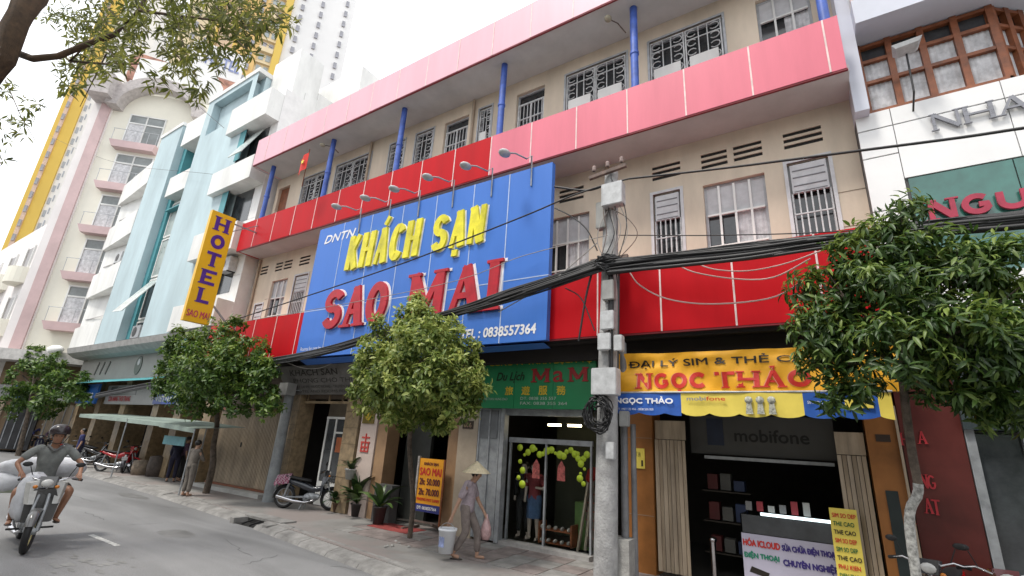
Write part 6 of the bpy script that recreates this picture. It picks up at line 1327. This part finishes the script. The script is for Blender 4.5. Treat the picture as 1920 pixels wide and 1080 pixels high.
# ============================================================ MOTORBIKES
def motorbike(label, loc, rz, colr, group='parked motorbikes', seat=(.015, .015, .016), sport=False, steer=0, stand=True, rim='steel', lean=0, basket=False):
    t = thing('motorbike', label, 'motorbike', loc, rz, group, local=True); cm = mat('paint_%02d%02d%02d' % tuple(int(c*99) for c in colr), colr, .25, 3, .05, coat=.6); sm_ = mat('vinyl_seat', seat, .6)
    F0 = V3(.62, 0, .28); Rr0 = V3(-.6, 0, .28)
    rot = Matrix.Rotation(steer, 4, 'Z'); piv = V3(.42, 0, 0)
    def st(p): return rot @ (Vector(p)-piv)+piv
    for nm, c, fr in (('front_wheel', F0, True), ('rear_wheel', Rr0, False)):
        tr_ = (lambda p: st(p)) if fr else (lambda p: Vector(p))
        def ring(R_, r_, n=22, m_=8):
            vs = []; 
            for i in range(n):
                a = 2*PI*i/n
                for j in range(m_):
                    q = 2*PI*j/m_; rr = R_+r_*math.cos(q); vs.append(tr_((c.x+rr*math.cos(a), c.y+r_*1.15*math.sin(q), c.z+rr*math.sin(a))))
            return B().add(vs, [(i*m_+j, ((i+1) % n)*m_+j, ((i+1) % n)*m_+(j+1) % m_, i*m_+(j+1) % m_) for i in range(n) for j in range(m_)], True)
        w_ = part(nm, ring(.245, .037), 'black', t)
        part('rim', ring(.205, .012), rim, w_)
        b = B()
        for i in range(14):
            a = 2*PI*i/14; b.tube([tr_((c.x+.03*math.cos(a+.6), .02*(-1)**i, c.z+.03*math.sin(a+.6))), tr_((c.x+.2*math.cos(a), 0, c.z+.2*math.sin(a)))], .0035, 4, False)
        part('spokes', b, 'chrome', w_)
        b = B(); b.tube([tr_((c.x, -.06, c.z)), tr_((c.x, .06, c.z))], .045, 10); part('hub', b, 'steel', w_)
    b = B()
    for s in (-1, 1): b.tube([st((.62, .065*s, .28)), st((.5, .065*s, .62)), st((.43, .05*s, .8))], .02, 8)
    part('fork', b, 'steel', t)
    def fender(c, a0, a1, r_, w_, tr_):
        vs = []; n = 9
        for i in range(n+1):
            a = R(a0+(a1-a0)*i/n)
            for j, (dy, dr_) in enumerate(((-1, -.03), (-.6, 0), (.6, 0), (1, -.03))): vs.append(tr_((c.x+(r_+dr_)*math.cos(a), dy*w_, c.z+(r_+dr_)*math.sin(a))))
        return B().add(vs, [(i*4+j, i*4+j+1, i*4+4+j+1, i*4+4+j) for i in range(n) for j in range(3)], True)
    part('front_fender', fender(F0, 20, 165, .305, .06, st), cm, t); part('rear_fender', fender(Rr0, 40, 190, .31, .07, Vector), cm if not sport else 'black', t)
    # body shell: leg shield, spine, tail
    b = B(); b.add([st((.5, y_*1.0, z)) if z > .7 else V3(.44-.1*(.7-z), y_, z) for y_, z in ((-.12, .82), (-.19, .62), (-.17, .38), (.17, .38), (.19, .62), (.12, .82))]+[V3(.36, y_, z) for y_, z in ((-.1, .82), (-.17, .62), (-.15, .36), (.15, .36), (.17, .62), (.1, .82))],
                   [(0, 1, 4, 5), (1, 2, 3, 4), (6, 11, 10, 7), (7, 10, 9, 8), (0, 6, 7, 1), (1, 7, 8, 2), (2, 8, 9, 3), (3, 9, 10, 4), (4, 10, 11, 5), (5, 11, 6, 0)]); part('leg_shield', b, cm, t)
    V = {'a': (V3(.36, 0, .55), (.07, .07)), 'b': (V3(.15, 0, .47), (.08, .08)), 'c': (V3(-.1, 0, .56), (.12, .1)), 'd': (V3(-.4, 0, .64), (.12, .08)), 'e': (V3(-.72, 0, .72), (.05, .05))}
    if sport: V['b'] = (V3(.15, 0, .68), (.13, .12)); V['a'] = (V3(.34, 0, .7), (.09, .1))
    part('body_shell', skin('body_shell', V, [('a', 'b'), ('b', 'c'), ('c', 'd'), ('d', 'e')], 'b', 1), cm, t)
    V = {'a': (V3(.05, 0, .7 if not sport else .74), (.09, .035)), 'b': (V3(-.2, 0, .72), (.12, .045)), 'c': (V3(-.5, 0, .77), (.11, .04)), 'd': (V3(-.68, 0, .79), (.07, .03))}
    part('seat', skin('seat', V, [('a', 'b'), ('b', 'c'), ('c', 'd')], 'b', 1), sm_, t)
    b = B(); b.ball((.08, 0, .3), (.2, .11, .12), 10); b.lathe([(.02, -.13), (.1, -.12), (.1, .12), (.02, .13)], (.02, 0, .28), 12, 'y'); b.tube([(.2, 0, .34), (.3, 0, .3)], .07, 8); part('engine', b, 'steel', t)
    b = B(); b.tube([(.2, -.1, .24), (0, -.13, .18), (-.3, -.15, .2), (-.75, -.17, .3)], [.02, .022, .045, .045], 8); part('exhaust', b, 'chrome', t)
    b = B(); b.tube([(-.6, .09, .28), (-.05, .1, .3)], .018, 6); b.tube([(-.6, -.09, .28), (-.05, -.1, .3)], .018, 6); b.tube([(-.58, .1, .3), (-.5, .1, .62)], .025, 6); b.tube([(-.58, -.1, .3), (-.5, -.1, .62)], .025, 6); part('swing_arm', b, 'steel', t)
    b = B(); b.tube([st((.43, 0, .8)), st((.4, 0, .93))], .025, 8)
    b.tube([st((.28, -.34, .93)), st((.36, -.22, .97)), st((.42, -.08, .92)), st((.42, .08, .92)), st((.36, .22, .97)), st((.28, .34, .93))], .012, 7); hb_ = part('handlebar', b, 'chrome', t)
    b = B()
    for s in (-1, 1): b.tube([st((.26, .36*s, .925)), st((.33, .25*s, .955))], .019, 8)
    part('grips', b, 'black', hb_)
    b = B(); b.hexa([st(p) for p in ((.38, -.1, .84), (.5, -.08, .84), (.5, .08, .84), (.38, .1, .84), (.36, -.13, .97), (.46, -.1, .99), (.46, .1, .99), (.36, .13, .97))]); part('headlight_cowl', b, cm, t)
    b = B(); b.ball(st((.49, 0, .9)), (.035, .075, .055), 10); part('headlight', b, mat('headlight_glass', (.6, .6, .58), .1), t)
    for s in (-1, 1):
        b = B(); b.ball(st((.49, .12*s, .85)), (.025, .03, .025), 8); part('indicator', b, mat('amber', (.6, .2, .02), .3), t)
        b = B(); b.tube([st((.36, .2*s, .97)), st((.38, .26*s, 1.12))], .006, 5); b.ball(st((.37, .3*s, 1.15)), (.012, .06, .035), 8); part('mirror', b, 'black', t)
    b = B(); b.box(-.76, -.72, -.07, .07, .7, .76); part('tail_light', b, mat('red_lens', (.4, .01, .01), .2), t)
    b = B(); b.box(-.86, -.85, -.09, .09, .48, .6); b.bar((-.76, 0, .66), (-.86, 0, .56), .06, .02); part('number_plate', b, 'boxw', t)
    b = B(); b.tube([(.1, -.26, .25), (.1, .26, .25)], .014, 6); part('footrest', b, 'black', t)
    if stand: b = B(); b.tube([(-.05, .1, .22), (-.12, .17, .0)], .012, 6); b.tube([(-.05, -.1, .22), (-.12, -.17, .0)], .012, 6); part('centre_stand', b, 'steel', t)
    if basket:
        b = B()
        for z in (.68, .76, .84): b.tube([st((.56+.14*math.cos(a), .14*math.sin(a), z)) for a in [i*PI/6 for i in range(13)]], .006, 4, False)
        for i in range(12): a = i*PI/6; b.tube([st((.56+.11*math.cos(a), .11*math.sin(a), .66)), st((.56+.14*math.cos(a), .14*math.sin(a), .85))], .004, 4, False)
        part('front_basket', b, 'black', t)
    return t
# black one with a plaid cover over the tail, before the white door
ra = G(545, 958, PV); rb_ = G(610, 962, PV)
mx_, my_ = (ra[0]+rb_[0])/2-.4, (ra[1]+rb_[1])/2+.2
mb = motorbike('parked black motorbike with a plaid cloth over its tail, before the white door', (mx_, my_, PV), math.atan2(rb_[1]-ra[1], rb_[0]-ra[0]), (.03, .035, .045), steer=.3, basket=True)
b = B(); vs = []; n = 8
for i in range(n+1):
    for j in range(7):
        a = (j-3)/3; vs.append((-.5-.38*i/n, a*.17*(1+.1*math.sin(i*2)), .86-.24*abs(a)**1.6*(1+.15*math.sin(i*3+j))-.06*i/n))
b.add(vs, [(i*7+j, i*7+j+1, i*7+8+j, i*7+7+j) for i in range(n) for j in range(6)], True)
pc = part('cloth', b, fab('plaid_plum', (.22, .05, .1)), None)
pc.name = 'plaid_cloth'; pc.matrix_world = mb.matrix_basis.copy(); pc['label'] = 'plum and white plaid cloth draped over the black motorbike tail'; pc['category'] = 'cloth'
pm_ = MATS['plaid_plum']; nt_ = pm_.node_tree; bs = nt_.nodes['Principled BSDF']
wv = nt_.nodes.new('ShaderNodeTexChecker'); wv.inputs['Scale'].default_value = 26; wv.inputs[1].default_value = (.2, .03, .08, 1); wv.inputs[2].default_value = (.33, .25, .28, 1)
tc_ = nt_.nodes.new('ShaderNodeTexCoord'); nt_.links.new(tc_.outputs['Object'], wv.inputs[0]); nt_.links.new(wv.outputs[0], bs.inputs['Base Color'])
s0 = spot(200, 884); s1_ = spot(262, 888)
motorbike('red sport motorbike parked on the pavement at the stall, nearest the road', ((s0[0]+s1_[0])/2-.1, s0[1]+.15, PV), math.atan2(s1_[1]-s0[1], s1_[0]-s0[0])+.1, (.38, .01, .015), sport=True, steer=-.2)
s2_ = spot(222, 872)
motorbike('dark motorbike parked behind the red sport motorbike under the awning', (s2_[0], s2_[1]+.3, PV), .2, (.06, .02, .02), steer=.2)
motorbike('silver motorbike standing left of the stall beyond the rider', (spot(165, 868)[0]-.6, spot(165, 868)[1]+.1, PV), 2.4, (.3, .3, .32))
for k, (px, py, rz, c, lab) in enumerate(((1765, 1062, -1.9, (.03, .03, .035), 'black motorbike with chrome headlamp trim under the right tree'), (1865, 1070, -1.7, (.12, .01, .015), 'dark red motorbike with pale mirror at the lower right corner'))):
    x, z = S(px, py, 7.9); xx, yy = x, 7.9
    motorbike(lab, (xx+.1*k, 8.1, PV), rz, c, steer=.2)
# the rider coming up the road
fx_, fy_ = G(52, 1038, 0)
hdg = R(-8); RB = thing  # heading along the road
cx_ = fx_-.62*1.12*math.cos(hdg); cy_ = fy_-.62*1.12*math.sin(hdg)
rb = motorbike('old grey motorbike ridden up the road, loaded with white sacks', (cx_, cy_, 0), hdg, (.09, .09, .09), None, steer=-.25, stand=False, rim=mat('brass_rim', (.45, .4, .18), .4))
if 'group' in rb: del rb['group']
rb.scale = (1.12, 1.12, 1.12)
b = B()
for q in (-1, 1): b.hexa([(.42, q*.13, .62), (.5, q*.1, .62), (.5, q*.16, .62), (.42, q*.2, .62), (.33, q*.14, .93), (.44, q*.1, .93), (.44, q*.19, .9), (.33, q*.24, .9)])
part('fairing_flank', b, mat('aged_white_plastic', (.5, .5, .48), .4, 6, .15), rb)
rj = dict(pel=(-.18, 0, .88), che=(-.1, 0, 1.2), neck=(-.06, 0, 1.4), head=(-.02, 0, 1.52), shoL=(-.08, .2, 1.33), shoR=(-.08, -.2, 1.33), elbL=(.09, .37, 1.12), elbR=(-.04, -.37, 1.12), wriL=(.29, .35, 1.0), wriR=(.13, -.3, 1.0),
          hipL=(-.12, .12, .84), hipR=(-.12, -.12, .84), kneL=(.27, .3, .76), kneR=(.27, -.3, .76), ankL=(.12, .25, .37), ankR=(.12, -.25, .37), toeL=(.26, .27, .33), toeR=(.26, -.27, .33))
P1 = person('motorbike rider in grey polo shirt, shorts and dark helmet', (cx_, cy_, .02), hdg, rj, 'skin', fab('grey_polo', (.19, .2, .19)), fab('dark_shorts', (.05, .045, .04)), sleeve=.45, leglen=0, look=-.1)
P1.scale = (1.12, 1.12, 1.12)
b = B(); b.lathe([(.128, 0), (.134, .03), (.128, .075), (.1, .12), (.05, .145), (0, .15)], (-.035, 0, 1.557), 20); b.hexa([(.06, -.08, 1.575), (.13, -.05, 1.57), (.13, .05, 1.57), (.06, .08, 1.575), (.06, -.08, 1.59), (.13, -.05, 1.578), (.13, .05, 1.578), (.06, .08, 1.59)]); part('helmet', b, mat('dark_helmet', (.03, .022, .025), .25), P1)
b = B(); b.tube([(-.04, .125, 1.53), (.0, .08, 1.43), (.02, 0, 1.41), (.0, -.08, 1.43), (-.04, -.125, 1.53)], .006, 5); part('chin_strap', b, 'black', P1)
b = B(); b.tube([(-.06, .085, 1.385), (.02, .06, 1.36), (.055, 0, 1.3)], .016, 6); b.tube([(-.06, -.085, 1.385), (.02, -.06, 1.36), (.055, 0, 1.3)], .016, 6); part('collar', b, fab('dark_collar', (.12, .12, .12)), P1)
b = B(); b.ball((.29, .36, 1.2), (.01, .01, .01), 6)
def sack(label, c, r_, mt, seed, rot=0):
    tr_ = random.Random(seed); b = B(); n, m_ = 18, 12; vs = []
    for i in range(m_+1):
        a = PI*i/m_
        for j in range(n):
            q = 2*PI*j/n; e = lambda v, p_: math.copysign(abs(v)**p_, v)
            k = 1+.05*math.sin(q*3+i*.8+seed)+.035*math.sin(q*7+i*1.7)
            vs.append((r_[0]*e(math.sin(a), .7)*e(math.cos(q), .75)*k, r_[1]*e(math.sin(a), .7)*e(math.sin(q), .75)*k, r_[2]*e(math.cos(a), .8)*k))
    b.add(vs, [(i*n+j, i*n+(j+1) % n, (i+1)*n+(j+1) % n, (i+1)*n+j) for i in range(m_) for j in range(n)], True)
    o = part('sack', b, mt, None); o['label'] = label; o['category'] = 'sack'; o.location = c; o.rotation_euler = (0, 0, hdg+rot); return o
wsack = mat('white_woven_sack', (.6, .61, .64), .6, 7, .12, bump=.5)
def rl(x, y, z): return (cx_+x*math.cos(hdg)-y*math.sin(hdg), cy_+x*math.sin(hdg)+y*math.cos(hdg), z)
sack('tall white sack wedged between the rider\'s knees', rl(.26, -.16, .78), (.15, .19, .36), wsack, 1)
sack('wide white sack strapped crosswise behind the rider, upper one', rl(-.72, .05, 1.16), (.3, .6, .17), wsack, 2)
sack('lower bulging white sack behind the rider on road camera side', rl(-.72, -.3, .92), (.28, .34, .17), wsack, 3)
sack('greenish sack edge under the white sacks behind the rider', rl(-.74, -.1, .82), (.26, .5, .08), mat('pale_green_sack', (.42, .48, .36), .6, 7, .12), 4)
for px, py, rz_, cc_, lab in ((300, 884, 2.6, (.04, .04, .05), 'black motorbike standing under the stall awning before the pale aqua cloth'), (178, 872, .5, (.03, .03, .04), 'dark motorbike at the left end of the pavement behind the red one'), (118, 868, .3, (.25, .25, .27), 'light grey motorbike parked at the street corner by the far tree')):
    q = spot(px, py); motorbike(lab, (q[0], min(q[1]+.2, 8.9), PV), rz_, cc_)
# further riders waiting behind him
s3_ = spot(100, 858, 0)
mb2 = motorbike('motorbike waiting behind the first rider near the corner', (s3_[0]-2, s3_[1]+.3, 0), -.2, (.05, .05, .06), 'motorbikes waiting beyond the first rider', stand=False)
r2 = dict(rj); P2 = person('second rider in plum top and dark helmet behind the first rider', (s3_[0]-2, s3_[1]+.3, -.04), -.2, r2, 'skin', fab('plum_cloth', (0, 0, 0)), fab('black_cloth', (0, 0, 0)), sleeve=.9, leglen=1, fingers=False)
b = B(); b.lathe([(.135, 0), (.14, .04), (.12, .1), (.05, .15), (0, .155)], (-.03, 0, 1.52), 16); part('helmet', b, mat('dark_helmet', (0, 0, 0)), P2)
for px, py, rz_, lab, cc_ in ((28, 846, -.3, 'pale', (.3, .3, .32)), (66, 850, -.2, 'navy', (.05, .05, .1))):
    x, y = G(px, py, 0); motorbike('motorbike in the far left traffic ridden by the person in %s top' % lab, (x, y, 0), rz_, cc_, 'motorbikes waiting beyond the first rider', stand=False)
    Pq = person('far rider in a %s top with white helmet at the left edge' % lab, (x, y, -.04), rz_, r2, 'skin', 'white' if lab == 'pale' else fab('navy_shirt', (0, 0, 0)), fab('black_cloth', (0, 0, 0)), sleeve=.9, leglen=1, fingers=False, sub=1)
    b = B(); b.lathe([(.135, 0), (.14, .04), (.12, .1), (.05, .15), (0, .155)], (-.03, 0, 1.55), 14); part('helmet', b, 'boxw', Pq)
mb3 = motorbike('motorbike farther left in the traffic at the side street', (s3_[0]-6, s3_[1]+1.2, 0), -.3, (.3, .3, .3), 'motorbikes waiting beyond the first rider', stand=False)
P3_ = person('third rider in pale shirt and white helmet at far left', (s3_[0]-6, s3_[1]+1.2, -.04), -.3, r2, 'skin', 'white', fab('black_cloth', (0, 0, 0)), sleeve=.9, leglen=1, fingers=False)
b = B(); b.lathe([(.135, 0), (.14, .04), (.12, .1), (.05, .15), (0, .155)], (-.03, 0, 1.52), 16); part('helmet', b, 'boxw', P3_)
# the small national flag on the balcony
fp = P3(572, 300, 8.0); t = thing('flag', 'small red flag with a yellow star on the balcony left end', 'flag', (fp.x, 8.0, fp.z-1))
a = P3(566, 350, 8.1); c = P3(581, 280, 7.6)
b = B(); b.tube([a, c], .015, 6); part('flag_pole', b, 'wood', t)
b = B(); vs = []
for i in range(7):
    for j in range(5): vs.append((c.x-.02-.0-.42*i/6+.12*j/4*0, c.y+.02+.03*math.sin(i*1.4), c.z-.02-.62*j/4*1.0-.1*i/6*(1)-(.1*i/6)))
b.add(vs, [(i*5+j, i*5+j+1, i*5+6+j, i*5+5+j) for i in range(6) for j in range(4)], True); fl_ = part('flag_cloth', b, mat('flag_red', (.62, .02, .01), .7), t)
b = B(); sx, sz = c.x-.22, c.z-.42; b.prism([(sx+(.1 if i % 2 == 0 else .04)*math.sin(i*PI/5), sz+(.1 if i % 2 == 0 else .04)*math.cos(i*PI/5)) for i in range(10)], FY(c.y-.03), 0, .004); part('star', b, 'yellow', t)
# small lamps under the eaves
for px, py, y, lab in ((605, 272, 8.3, 'small grey bracket lamp at the second blue column from the left'), (1140, 35, 8.3, 'yellowed bracket lamp under the eaves left of a blue column'), (948, 0, 8.3, None)):
    if not lab: continue
    p = P3(px, py, y); b = B(); b.ball(p, (.09, .1, .07), 10); t = thing('eaves_lamp', lab, 'lamp', p); part('lamp_head', b, mat('old_lamp', (.42, .38, .28), .5), t); b = B(); b.tube([p, p+Vector((.12, .3, .08)), p+Vector((.25, .5, -.1))], .015, 5); part('lamp_arm', b, mat('rusty_steel', (0, 0, 0)), t)

# ============================================================ tidy: joined slivers too small to pick apart are stuff
SMALL = {'roof_cap', 'gate_rail', 'fairing_flank', 'shop_frame', 'shop_sill', 'gate_step', 'crossarm', 'fascia_joint', 'panel_joint', 'groove', 'spokes', 'lettering', 'drain_bar', 'room_backing', 'slot', 'mullion', 'transom_bar', 'tile_joint', 'wall_joint', 'wall_groove', 'railing', 'eyes', 'ears', 'sandals', 'grips', 'leaf_rib', 'dark_window', 'frame', 'grille'}
for o in bpy.data.objects:
    n = o.name.split('.')[0]
    if o.parent and o.type == 'MESH' and (n in SMALL or n.endswith(('lettering', 'print', 'halo'))) and len(o.data.polygons) > 6: o['kind'] = 'stuff'
